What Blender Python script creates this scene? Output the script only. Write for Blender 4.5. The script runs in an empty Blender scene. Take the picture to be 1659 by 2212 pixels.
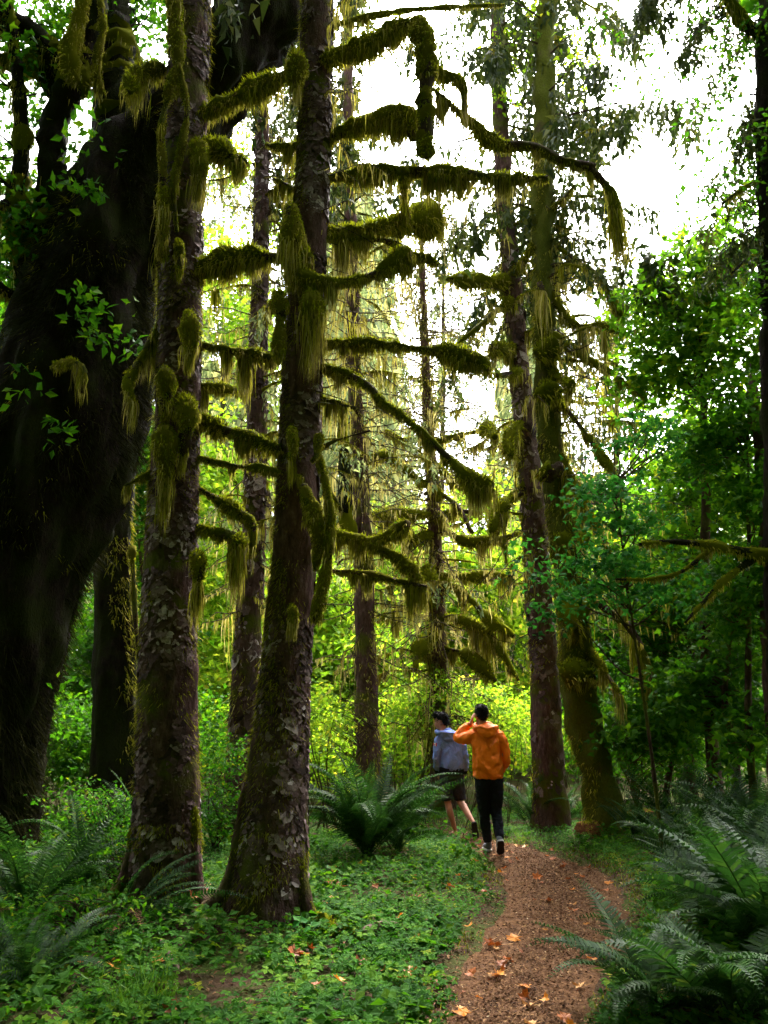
import bpy, math, random
import numpy as np
from math import radians, sin, cos, pi

# ---------------------------------------------------------------- camera, sky, sun, exposure
scn = bpy.context.scene
col = scn.collection
CAM_H, PITCH, FPX, CX, CY = 1.6, radians(14.0), 1805.0, 829.5, 1106.0     # working pixels: 1659 x 2212
cam_d = bpy.data.cameras.new('camera'); cam = bpy.data.objects.new('camera', cam_d); col.objects.link(cam)
cam.location = (0, 0, CAM_H); cam.rotation_euler = (pi/2 + PITCH, 0, 0)
cam_d.sensor_fit = 'VERTICAL'; cam_d.sensor_height = 24.0; cam_d.lens = 24.0*FPX/2212.0
cam_d.clip_start = 0.05; cam_d.clip_end = 2000
scn.camera = cam
SUN_EL, SUN_AZ = radians(56), radians(12)      # azimuth from +Y (the view direction) towards +X
w = bpy.data.worlds.new('World'); scn.world = w; w.use_nodes = True
nt = w.node_tree; nt.nodes.clear()
sky = nt.nodes.new('ShaderNodeTexSky'); sky.sky_type = 'NISHITA'; sky.sun_disc = False
sky.sun_elevation = SUN_EL; sky.sun_rotation = SUN_AZ
sky.dust_density = 6.0; sky.air_density = 1.0; sky.ozone_density = 1.0
hsv = nt.nodes.new('ShaderNodeHueSaturation'); hsv.inputs['Saturation'].default_value = 0.16   # even cloud cover
bg = nt.nodes.new('ShaderNodeBackground'); bg.inputs['Strength'].default_value = 0.15
wo = nt.nodes.new('ShaderNodeOutputWorld')
nt.links.new(sky.outputs[0], hsv.inputs['Color']); nt.links.new(hsv.outputs[0], bg.inputs['Color']); nt.links.new(bg.outputs[0], wo.inputs[0])
sd = bpy.data.lights.new('sun', 'SUN'); sd.energy = 1.5; sd.angle = radians(14); sd.color = (1.0, 0.95, 0.86)
sun = bpy.data.objects.new('sun', sd); col.objects.link(sun)
sun.rotation_euler = (-(pi/2 - SUN_EL), 0, -SUN_AZ)
sun.location = (6, 30, 40)
vs = scn.view_settings
vs.view_transform = 'Standard'; vs.look = 'None'; vs.gamma = 1.0; vs.exposure = 3.68; vs.use_curve_mapping = False
scn.display_settings.display_device = 'sRGB'
cy = scn.cycles
cy.max_bounces = 4; cy.diffuse_bounces = 2; cy.glossy_bounces = 2; cy.transmission_bounces = 4; cy.transparent_max_bounces = 4
cy.caustics_reflective = False; cy.caustics_refractive = False
cy.use_denoising = True; cy.adaptive_threshold = 0.02

# ---------------------------------------------------------------- helpers
R = np.random.default_rng(7)
CP, SP = cos(PITCH), sin(PITCH)
def P(px, py, Y):
    """point in the vertical plane at distance Y that the photo shows at a pixel"""
    x = (px-CX)/FPX; y = (CY-py)/FPX
    t = Y/(CP - y*SP)
    return np.array([x*t, Y, CAM_H + (SP + y*CP)*t])
def SC(py, Y):
    return Y/(CP - (CY-py)/FPX*SP)/FPX            # metres per working pixel there

def _hash(i, j, k):
    n = (i*374761393 + j*668265263 + k*2147483647 + 1013) & 0x7fffffff
    n = ((n ^ (n >> 13))*1274126177) & 0x7fffffff
    n = n ^ (n >> 16)
    return (n & 0xffff)/65535.0
def vnoise(p):
    p = np.asarray(p, dtype=np.float64)
    i = np.floor(p).astype(np.int64); f = p - i; f = f*f*(3-2*f)
    def h(a, b, c): return _hash(i[..., 0]+a, i[..., 1]+b, i[..., 2]+c)
    x, y, z = f[..., 0], f[..., 1], f[..., 2]
    l = lambda a, b, t: a + (b-a)*t
    return l(l(l(h(0,0,0), h(1,0,0), x), l(h(0,1,0), h(1,1,0), x), y),
             l(l(h(0,0,1), h(1,0,1), x), l(h(0,1,1), h(1,1,1), x), y), z)*2-1
def fbm(p, o=3):
    p = np.asarray(p, float); s = 0; a = 1.0
    for _ in range(o):
        s = s + a*vnoise(p); p = p*2.03+17.1; a *= .5
    return s

def nrm(v): return v/np.maximum(np.linalg.norm(v, axis=-1, keepdims=True), 1e-9)

class MB:
    def __init__(s): s.v = []; s.f = []; s.r = []; s.t = []; s.n = 0
    def add(s, v, faces, rnd=0.5, tone=0.5):
        v = np.asarray(v, np.float32)
        for f in (faces if isinstance(faces, list) else [faces]):
            f = np.asarray(f, np.int64)
            if len(f) == 0: continue
            s.f.append(f + s.n)
            s.r.append(np.broadcast_to(np.asarray(rnd, np.float32), (len(f),)))
            s.t.append(np.broadcast_to(np.asarray(tone, np.float32), (len(f),)))
        s.v.append(v); s.n += len(v)
    def mesh(s, name, mat=None, smooth=True):
        me = bpy.data.meshes.new(name)
        v = np.concatenate(s.v); me.vertices.add(len(v)); me.vertices.foreach_set('co', v.ravel())
        ks = np.concatenate([np.full(len(f), f.shape[1]) for f in s.f]); li = np.concatenate([f.ravel() for f in s.f])
        me.loops.add(len(li)); me.loops.foreach_set('vertex_index', li.astype(np.int32))
        me.polygons.add(len(ks)); st = np.concatenate([[0], np.cumsum(ks)[:-1]])
        me.polygons.foreach_set('loop_start', st.astype(np.int32))
        me.polygons.foreach_set('use_smooth', np.full(len(ks), smooth))
        for nm, d in (('rnd', s.r), ('tone', s.t)):
            a = me.attributes.new(nm, 'FLOAT', 'FACE'); a.data.foreach_set('value', np.concatenate(d).astype(np.float32))
        me.update(calc_edges=True); me.validate()
        if mat: me.materials.append(mat)
        return me
    def build(s, name, mat, parent=None, smooth=True):
        return link(name, s.mesh(name, mat, smooth), parent)

def link(name, me, parent=None, loc=None):
    o = bpy.data.objects.new(name, me); col.objects.link(o)
    if parent is not None:
        o.parent = parent
        if loc is None: o.location = -np.array(parent_world(parent))
    if loc is not None: o.location = loc
    return o
def parent_world(p):
    l = np.array(p.location)
    while p.parent is not None: p = p.parent; l = l + np.array(p.location)
    return l
def empty(name, loc):
    o = bpy.data.objects.new(name, None); col.objects.link(o); o.location = loc; o.empty_display_size = .2
    return o
def tag(o, label, cat, group=None, kind=None):
    o['label'] = label
    if cat: o['category'] = cat
    if group: o['group'] = group
    if kind: o['kind'] = kind
    return o

def spline(pts, n):
    """Catmull-Rom through rows of pts, n samples, roughly even"""
    p = np.asarray(pts, float)
    if len(p) == 2: return p[0] + (p[1]-p[0])*np.linspace(0, 1, n)[:, None]
    d = np.linalg.norm(np.diff(p[:, :3], axis=0), axis=1); u = np.concatenate([[0], np.cumsum(d)])
    q = np.vstack([2*p[0]-p[1], p, 2*p[-1]-p[-2]])
    s = np.linspace(0, u[-1], n); k = np.clip(np.searchsorted(u, s, side='right')-1, 0, len(p)-2)
    t = ((s-u[k])/np.maximum(u[k+1]-u[k], 1e-9))[:, None]
    a, b, c, e = q[k], q[k+1], q[k+2], q[k+3]
    return .5*((2*b) + (-a+c)*t + (2*a-5*b+4*c-e)*t**2 + (-a+3*b-3*c+e)*t**3)

def frames(p):
    t = nrm(np.gradient(p, axis=0))
    n = np.zeros_like(p); ref = np.array([0, 0, 1.]) if abs(t[0][2]) < .9 else np.array([0, 1., 0])
    n[0] = nrm(np.cross(t[0], np.cross(ref, t[0])))
    for i in range(1, len(p)):
        v = n[i-1] - t[i]*np.dot(n[i-1], t[i]); n[i] = v/max(np.linalg.norm(v), 1e-9)
    return t, n, np.cross(t, n)

def tube(p, r, seg=10, amp=0.0, freq=6.0, seed=0, cap=True, stretch=(1, 1, 1), oct=3):
    p = np.asarray(p, float); r = np.broadcast_to(np.asarray(r, float), (len(p),))
    t, n, b = frames(p); a = np.linspace(0, 2*pi, seg, endpoint=False)
    dirs = n[:, None, :]*np.cos(a)[None, :, None] + b[:, None, :]*np.sin(a)[None, :, None]
    v = p[:, None, :] + dirs*r[:, None, None]
    if amp:
        d = fbm(v*freq*np.array(stretch)+seed*13.7, oct)
        v = v + dirs*(d*amp*(r[:, None] if amp < 1 and False else 1.0))[:, :, None]
    m = len(p); i = np.arange(m-1)[:, None]; j = np.arange(seg)[None, :]; j2 = (j+1) % seg
    q = np.stack([i*seg+j, i*seg+j2, (i+1)*seg+j2, (i+1)*seg+j], -1).reshape(-1, 4)
    v = v.reshape(-1, 3); fs = [q]
    if cap:
        v = np.vstack([v, p[:1], p[-1:]]); k = m*seg; jj = np.arange(seg)
        fs.append(np.vstack([np.stack([np.full(seg, k), (jj+1) % seg, jj], -1),
                             np.stack([np.full(seg, k+1), (m-1)*seg+jj, (m-1)*seg+(jj+1) % seg], -1)]))
    return v, fs

def strands(B, root, d0, length, width, grav, rnd, tone, seg=3, curl=.15):
    N = len(root)
    if N == 0: return
    root = np.asarray(root); d = nrm(np.asarray(d0)); L = np.broadcast_to(length, (N,)); W = np.broadcast_to(width, (N,)); g = np.broadcast_to(grav, (N,))
    az = R.uniform(0, 2*pi, N); wd = np.stack([np.cos(az), np.sin(az)*.5, np.zeros(N)], -1); wd = nrm(wd)
    pts = [root]; p = root
    down = np.array([0, 0, -1.])
    for k in range(seg):
        gk = np.clip(g*(.5+k), 0, 1)[:, None]
        dk = nrm(d*(1-gk) + down*gk + R.normal(0, curl, (N, 3)))
        p = p + dk*(L/seg)[:, None]; pts.append(p)
    V = []
    for k, q in enumerate(pts[:-1]):
        ww = (W*(1-k/seg*.8)*.5)[:, None]
        V += [q-wd*ww, q+wd*ww]
    V = np.stack(V+[pts[-1]], 1)          # N, 2 seg + 1, 3
    nv = 2*seg+1
    base = (np.arange(N)*nv)[:, None]; r_ = np.broadcast_to(rnd, (N,)); t_ = np.broadcast_to(tone, (N,)); off = B.n
    B.add(V.reshape(-1, 3), base + np.array([[2*seg-2, 2*seg-1, 2*seg]]), r_, t_)
    if seg > 1:
        B.f.append(np.concatenate([base + np.array([[2*k, 2*k+1, 2*k+3, 2*k+2]]) for k in range(seg-1)], 0) + off)
        B.r.append(np.tile(r_, seg-1).astype(np.float32)); B.t.append(np.tile(t_, seg-1).astype(np.float32))

def basis(nrml, spin):
    n = nrm(nrml); ref = np.where(np.abs(n[:, 2:3]) < .9, np.array([[0, 0, 1.]]), np.array([[1., 0, 0]]))
    a = nrm(np.cross(ref, n)); b = np.cross(n, a)
    c, s = np.cos(spin)[:, None], np.sin(spin)[:, None]
    return np.stack([a*c+b*s, -a*s+b*c, n], -1)      # columns
def inst(B, tv, tf, pos, M, sc, rnd, tone=0.5):
    N = len(pos); V = len(tv)
    if N == 0: return
    v = np.einsum('nij,vj->nvi', M, tv)*np.broadcast_to(sc, (N,))[:, None, None] + np.asarray(pos)[:, None, :]
    fs = []
    for f in (tf if isinstance(tf, list) else [tf]):
        f = np.asarray(f); fs.append((np.arange(N)[:, None, None]*V + f[None]).reshape(-1, f.shape[1]))
    B_v = v.reshape(-1, 3)
    off = B.n; B.v.append(B_v.astype(np.float32)); B.n += len(B_v)
    for f0, f in zip((tf if isinstance(tf, list) else [tf]), fs):
        k = len(f0); B.f.append(f+off)
        B.r.append(np.repeat(np.broadcast_to(rnd, (N,)), k).astype(np.float32)); B.t.append(np.repeat(np.broadcast_to(tone, (N,)), k).astype(np.float32))

# leaf templates, tip along +Y, normal +Z, about unit long
LEAF = (np.array([[0,0,0],[.27,.4,.09],[0,1,-.06],[-.27,.4,.09],[0,.45,0]]), np.array([[0,1,4],[1,2,4],[2,3,4],[3,0,4]]))
LEAF2 = (np.array([[0,0,0],[.33,.45,.1],[0,1,-.08],[-.33,.45,.1]]), np.array([[0,1,2],[0,2,3]]))
def _maple():
    o = [(0,-.12),(.14,.02),(.42,-.1),(.36,.1),(.62,.3),(.4,.34),(.44,.6),(.2,.5),(.13,.68),(0,1),(-.13,.68),(-.2,.5),(-.44,.6),(-.4,.34),(-.62,.3),(-.36,.1),(-.42,-.1),(-.14,.02)]
    v = [(0,.22,.0)] + [(x, y, -.22*abs(x)**1.3 - .08*(y-.2)**2) for x, y in o]
    n = len(o); return np.array(v), np.array([[0, 1+i, 1+(i+1) % n] for i in range(n)])
MAPLE = _maple()
MAPLE3 = (np.array([[0,-.05,0],[.62,.26,-.12],[.24,.44,0],[0,1,-.1],[-.24,.44,0],[-.62,.26,-.12]]), np.array([[0,1,2],[0,2,4],[2,3,4],[0,4,5]]))
NEEDLE = (np.array([[-.24,.0,.03],[.24,.22,.03],[0,1.05,-.06]]), np.array([[0,1,2]]))

# ---------------------------------------------------------------- materials
def material(name, build):
    m = bpy.data.materials.new(name); m.use_nodes = True; n = m.node_tree.nodes; n.clear()
    out = n.new('ShaderNodeOutputMaterial'); sh = build(m.node_tree); m.node_tree.links.new(sh, out.inputs['Surface'])
    return m
def N_(t, typ, **kw):
    n = t.nodes.new(typ)
    for k, v in kw.items():
        if k in n.inputs: n.inputs[k].default_value = v
        else: setattr(n, k, v)
    return n
def ramp(t, fac, stops):
    r = t.nodes.new('ShaderNodeValToRGB'); e = r.color_ramp.elements
    while len(e) < len(stops): e.new(0.5)
    for x, (p, c) in zip(e, stops): x.position = p; x.color = (*c, 1)
    t.links.new(fac, r.inputs[0]); return r.outputs[0]
def attr(t, name):
    a = t.nodes.new('ShaderNodeAttribute'); a.attribute_name = name; return a.outputs['Fac']
def noise(t, scale, detail=4, rough=.6, stretch=None, coord='Object'):
    n = N_(t, 'ShaderNodeTexNoise'); n.inputs['Scale'].default_value = scale; n.inputs['Detail'].default_value = detail; n.inputs['Roughness'].default_value = rough
    tc = t.nodes.new('ShaderNodeTexCoord'); v = tc.outputs[coord]
    if stretch:
        mp = t.nodes.new('ShaderNodeMapping'); mp.inputs['Scale'].default_value = stretch; t.links.new(v, mp.inputs[0]); v = mp.outputs[0]
    t.links.new(v, n.inputs['Vector']); return n.outputs['Fac']
def mixc(t, f, a, b, mode='MIX'):
    m = t.nodes.new('ShaderNodeMix'); m.data_type = 'RGBA'; m.blend_type = mode
    if isinstance(f, (int, float)): m.inputs[0].default_value = f
    else: t.links.new(f, m.inputs[0])
    for s, x in ((m.inputs[6], a), (m.inputs[7], b)):
        if isinstance(x, tuple): s.default_value = (*x, 1)
        else: t.links.new(x, s)
    return m.outputs[2]
def bump(t, h, strength, dist=.02):
    b = t.nodes.new('ShaderNodeBump'); b.inputs['Strength'].default_value = strength; b.inputs['Distance'].default_value = dist
    t.links.new(h, b.inputs['Height']); return b.outputs[0]
def principled(t, colr, rough=.7, spec=.3, normal=None):
    p = t.nodes.new('ShaderNodeBsdfPrincipled'); p.inputs['Roughness'].default_value = rough; p.inputs['Specular IOR Level'].default_value = spec
    if isinstance(colr, tuple): p.inputs['Base Color'].default_value = (*colr, 1)
    else: t.links.new(colr, p.inputs['Base Color'])
    if normal: t.links.new(normal, p.inputs['Normal'])
    return p
def leafmat(name, stops, trans, tfac=.4, rough=.5, spec=.35):
    def b(t):
        c = ramp(t, attr(t, 'rnd'), stops)
        p = principled(t, c, rough, spec)
        tr = t.nodes.new('ShaderNodeBsdfTranslucent'); t.links.new(mixc(t, 1.0, c, trans, 'MULTIPLY'), tr.inputs[0])
        mx = t.nodes.new('ShaderNodeMixShader'); mx.inputs[0].default_value = tfac
        t.links.new(p.outputs[0], mx.inputs[1]); t.links.new(tr.outputs[0], mx.inputs[2]); return mx.outputs[0]
    return material(name, b)
M = {}
M['leaf_bright'] = leafmat('leaf_bright', [(0, (.06,.15,.008)), (.5, (.14,.27,.018)), (.85, (.25,.35,.03)), (1, (.4,.38,.05))], (2.0, 1.8, .9), .5, .6, .06)  # broadleaf colour lightened to carry the brightness of the clearing
M['leaf_deep'] = leafmat('leaf_deep', [(0, (.012,.05,.004)), (.6, (.03,.1,.006)), (1, (.08,.16,.006))], (1.9, 1.9, .7), .42, .6, .05)  # darker copy of the broadleaf colour, with shade worked in
M['leaf_mid'] = leafmat('leaf_mid', [(0, (.02,.075,.006)), (.55, (.06,.155,.01)), (.9, (.13,.24,.012)), (1, (.24,.28,.02))], (2.0, 1.9, .8), .46, .6, .05)  # halfway between the lit and the shaded leaf colours
M['leaf_blue'] = leafmat('leaf_blue', [(0, (.012,.065,.012)), (.6, (.03,.14,.022)), (1, (.08,.2,.022))], (1.7, 1.8, 1.0), .4, .6, .06)
M['clover'] = leafmat('clover', [(0, (.011,.05,.004)), (.5, (.034,.12,.008)), (.85, (.09,.19,.008)), (1, (.22,.22,.012))], (1.5, 1.7, .7), .35, .6, .05)
M['fern'] = leafmat('fern', [(0, (.007,.023,.005)), (.6, (.018,.05,.010)), (.93, (.05,.09,.015)), (1, (.13,.11,.02))], (1.4, 1.7, .9), .3, .5, .1)
M['needle'] = leafmat('needle', [(0, (.018,.032,.008)), (.6, (.04,.06,.012)), (1, (.10,.11,.025))], (1.4, 1.4, .9), .25, .6, .1)
M['pale_needle'] = leafmat('pale_needle', [(0, (.07,.1,.045)), (.6, (.16,.2,.085)), (1, (.3,.29,.13))], (1.6, 1.6, 1.2), .45, .6, .1)  # lichened needle colour, lightened further for the clearing's brightness
M['autumn'] = leafmat('autumn', [(0, (.17,.045,.012)), (.4, (.42,.12,.012)), (.75, (.58,.23,.018)), (1, (.45,.32,.18))], (1.4, 1.1, .8), .2, .5, .3)
M['grass'] = leafmat('grass', [(0, (.03,.1,.01)), (1, (.11,.22,.015))], (1.5, 1.6, .8), .35, .5, .2)

def _moss(t):
    g = ramp(t, attr(t, 'tone'), [(0, (.19,.24,.005)), (.35, (.31,.3,.014)), (.7, (.4,.34,.07)), (1, (.5,.43,.17))])
    v = ramp(t, attr(t, 'rnd'), [(0, (.22,.2,.2)), (.3, (.55,.55,.55)), (1, (1.35,1.35,1.2))])
    c = mixc(t, 1.0, g, v, 'MULTIPLY')
    n = noise(t, 60, 3)
    p = principled(t, c, .95, .02, bump(t, n, .6, .015))
    tr = t.nodes.new('ShaderNodeBsdfTranslucent'); t.links.new(c, tr.inputs[0])
    mx = t.nodes.new('ShaderNodeMixShader'); mx.inputs[0].default_value = .35
    t.links.new(p.outputs[0], mx.inputs[1]); t.links.new(tr.outputs[0], mx.inputs[2]); return mx.outputs[0]
M['moss'] = material('moss', _moss)
M['moss_shaded'] = leafmat('moss_shaded', [(0, (.006,.0055,.002)), (.6, (.02,.021,.004)), (1, (.06,.057,.01))], (1, 1, 1), .2, .9, .05)  # moss with the deep shade on the giant maple put into its colour
def barkmat(name, dark, mid, pale, mossy=.5, moss_c=(.075,.085,.01)):
    def b(t):
        n1 = noise(t, 14, 6, .65, (1.6, 1.6, .5)); n2 = noise(t, 2.2, 4, .6); n3 = noise(t, 55, 3, .6, (1, 1, .6))
        c = ramp(t, n1, [(.3, dark), (.55, mid), (.75, pale)])
        f = ramp(t, n2, [(max(0, .62-mossy*.35), (0,0,0)), (min(1, .75-mossy*.3), (1,1,1))])
        c2 = mixc(t, f, c, mixc(t, n3, (moss_c[0]*.4, moss_c[1]*.4, moss_c[2]*.4), (moss_c[0]*1.5, moss_c[1]*1.5, moss_c[2]*1.5)))
        return principled(t, c2, .9, .04, bump(t, mixc(t, .4, n1, n3), 1.0, .04)).outputs[0]
    return material(name, b)
M['bark_red'] = barkmat('bark_red', (.03,.017,.014), (.085,.047,.042), (.17,.115,.105), .35)
M['bark_mossy'] = barkmat('bark_mossy', (.022,.015,.01), (.06,.04,.028), (.12,.085,.05), 1.0)
M['bark_dark'] = barkmat('bark_dark', (.006,.0045,.0035), (.014,.01,.007), (.03,.022,.015), .6, (.014,.017,.003))  # near-black bark, shade of the picture's edges worked into the colour
M['twig'] = barkmat('twig', (.02,.013,.009), (.05,.032,.022), (.1,.07,.045), .4)
def _flake(t):
    c = ramp(t, attr(t, 'rnd'), [(0, (.025,.014,.012)), (.45, (.085,.05,.046)), (.8, (.2,.14,.135)), (1, (.42,.35,.34))])
    n = noise(t, 50, 4, .6)
    c = mixc(t, 1.0, c, ramp(t, n, [(.25, (.55,.55,.55)), (.75, (1.3,1.3,1.3))]), 'MULTIPLY')
    return principled(t, c, .8, .1, bump(t, n, .5, .01)).outputs[0]
M['flake'] = material('bark_flake', _flake)
def _soil(t):
    a = noise(t, 1.6, 5, .65); b_ = noise(t, 24, 6, .7); 
    soil = ramp(t, b_, [(.3, (.018,.01,.006)), (.55, (.05,.028,.014)), (.8, (.1,.06,.03))])
    ms = ramp(t, noise(t, 40, 4, .7), [(.3, (.015,.03,.004)), (.7, (.06,.085,.01))])
    return principled(t, mixc(t, ramp(t, a, [(.42, (0,0,0)), (.58, (1,1,1))]), soil, ms), .95, .1, bump(t, b_, .8, .03)).outputs[0]
M['soil'] = material('soil', _soil)
def _path(t):
    a = noise(t, 3.0, 5, .6); b_ = noise(t, 38, 8, .75); c_ = noise(t, 130, 4, .7)
    c = ramp(t, b_, [(.28, (.03,.014,.006)), (.5, (.115,.052,.02)), (.68, (.2,.1,.042)), (.85, (.33,.2,.1))])
    c = mixc(t, 1.0, c, ramp(t, a, [(.3, (.62,.6,.58)), (.7, (1.12,1.1,1.05))]), 'MULTIPLY')
    return principled(t, c, .9, .15, bump(t, mixc(t, .5, b_, c_), .9, .02)).outputs[0]
M['path'] = material('path', _path)
def _litter(t):
    c = ramp(t, attr(t, 'rnd'), [(0, (.03,.014,.008)), (.4, (.11,.05,.022)), (.75, (.22,.12,.06)), (.93, (.36,.22,.1)), (1, (.5,.42,.3))])
    return principled(t, c, .85, .15).outputs[0]
M['litter'] = material('litter', _litter)
def _deadwood(t):
    n = noise(t, 20, 6, .7, (1, 1, 1))
    return principled(t, ramp(t, n, [(.3, (.04,.026,.02)), (.6, (.16,.1,.075)), (.8, (.34,.26,.2))]), .85, .2, bump(t, n, .6, .02)).outputs[0]
M['deadwood'] = material('deadwood', _deadwood)
def _rot(t):
    n = noise(t, 26, 5, .7)
    return principled(t, ramp(t, n, [(.3, (.03,.012,.006)), (.55, (.16,.06,.022)), (.8, (.34,.17,.07))]), .9, .1, bump(t, n, .8, .02)).outputs[0]
M['rotwood'] = material('rotwood', _rot)

# ---------------------------------------------------------------- ground and path
def py_ground(Y): return CY + FPX*math.tan(PITCH + math.atan(CAM_H/Y))
def _flat(px, py):
    th = math.atan((py-CY)/FPX) - PITCH
    Y = CAM_H/math.tan(th); x = (px-CX)/FPX*Y/(CP-(CY-py)/FPX*SP); return np.array([x, Y])
_L = [(900,2420),(950,2240),(985,2120),(1040,2030),(1088,1960),(1092,1905),(1062,1860),(1000,1824),(930,1800),(850,1786)]
_Rr = [(1230,2420),(1240,2240),(1285,2120),(1335,2030),(1352,1965),(1325,1905),(1265,1864),(1130,1826),(1012,1802),(870,1773)]
def _sp2(q):
    a = np.array([_flat(*z) for z in q]); a = np.hstack([a, np.zeros((len(a), 1))]); return spline(a, 160)[:, :2]
PL, PR = _sp2(_L), _sp2(_Rr)
PC = (PL+PR)/2; PW = np.linalg.norm(PL-PR, axis=1)/2
def path_d(x, y):
    """signed distance-like: <1 inside the path"""
    q = np.stack([np.ravel(x), np.ravel(y)], -1); out = np.empty(len(q))
    for s in range(0, len(q), 20000):
        d = np.linalg.norm(q[s:s+20000, None]-PC[None], axis=2); k = d.argmin(1); out[s:s+20000] = d[np.arange(len(k)), k]/PW[k]
    return out.reshape(np.shape(x))
MOUNDS = [(3.6, 6.4, 1.6, .16), (3.2, 9.0, 1.4, .12), (-2.0, 7.4, 1.1, .10), (-1.0, 7.1, .8, .08), (-4.0, 9.5, 2.5, .2), (.1, 9.6, 1.2, .12), (3.8, 12.2, 1.6, .15), (1.3, 13.8, 1.2, .1)]
def H0(x, y):
    x = np.asarray(x, float); y = np.asarray(y, float)
    z = .05*vnoise(np.stack([x*.7, y*.7, x*0], -1)) + .02*vnoise(np.stack([x*2.3, y*2.3, x*0+5], -1))
    for mx, my, r, a in MOUNDS: z = z + a*np.exp(-((x-mx)**2+(y-my)**2)/r**2)
    return z
def H(x, y):
    d = path_d(x, y); k = np.clip((1.5-d)/.7, 0, 1); k = k*k*(3-2*k)
    return H0(x, y)*(1-k) + (-.03)*k
def axis(lo, hi, a, b, st):
    m = np.arange(a, b, st); l = []; s = st; v = a
    while v > lo: s *= 1.25; v -= s; l.append(v)
    r = []; s = st; v = b
    while v < hi: r.append(v); s *= 1.25; v += s
    return np.concatenate([l[::-1], m, r, [hi]])
gx = axis(-400, 400, -7, 7, .1); gy = axis(-300, 700, 3, 17, .1)
X, Y_ = np.meshgrid(gx, gy); Z = H(X, Y_)
B = MB(); nx, ny = len(gx), len(gy)
i, j = np.meshgrid(np.arange(ny-1), np.arange(nx-1), indexing='ij')
B.add(np.stack([X, Y_, Z], -1).reshape(-1, 3), np.stack([i*nx+j, i*nx+j+1, (i+1)*nx+j+1, (i+1)*nx+j], -1).reshape(-1, 4))
g = B.build('ground', M['soil']); g['kind'] = 'structure'; g['label'] = 'dark mossy forest floor under the trees'
def hz(x, y): return float(H(np.array([x]), np.array([y]))[0])

B = MB(); nc = 41
s = np.linspace(-1.12, 1.12, nc)
fine = 420
ii = np.linspace(0, len(PC)-1, fine); pc = np.stack([np.interp(ii, np.arange(len(PC)), PC[:, k]) for k in (0, 1)], -1); ph = np.stack([np.interp(ii, np.arange(len(PC)), (PR-PL)[:, k]/2) for k in (0, 1)], -1)
xy = pc[:, None] + ph[:, None]*s[None, :, None]
wob = 1 + .1*fbm(np.concatenate([xy*2.2, np.zeros((*xy.shape[:2], 1))], -1), 3)
xy = pc[:, None] + ph[:, None]*s[None, :, None]*wob[..., None]
q3 = np.concatenate([xy, np.zeros((*xy.shape[:2], 1))], -1)
zz = H(xy[..., 0], xy[..., 1]) + .022 + .012*fbm(q3*9, 3) - np.clip((np.abs(s)-.8)/.32, 0, 1)[None]**2*.07
i, j = np.meshgrid(np.arange(fine-1), np.arange(nc-1), indexing='ij')
B.add(np.concatenate([xy, zz[..., None]], -1).reshape(-1, 3), np.stack([i*nc+j, i*nc+j+1, (i+1)*nc+j+1, (i+1)*nc+j], -1).reshape(-1, 4))
pth = B.build('path', M['path']); pth['kind'] = 'structure'; pth['label'] = 'brown earth trail curving through the forest'

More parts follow.
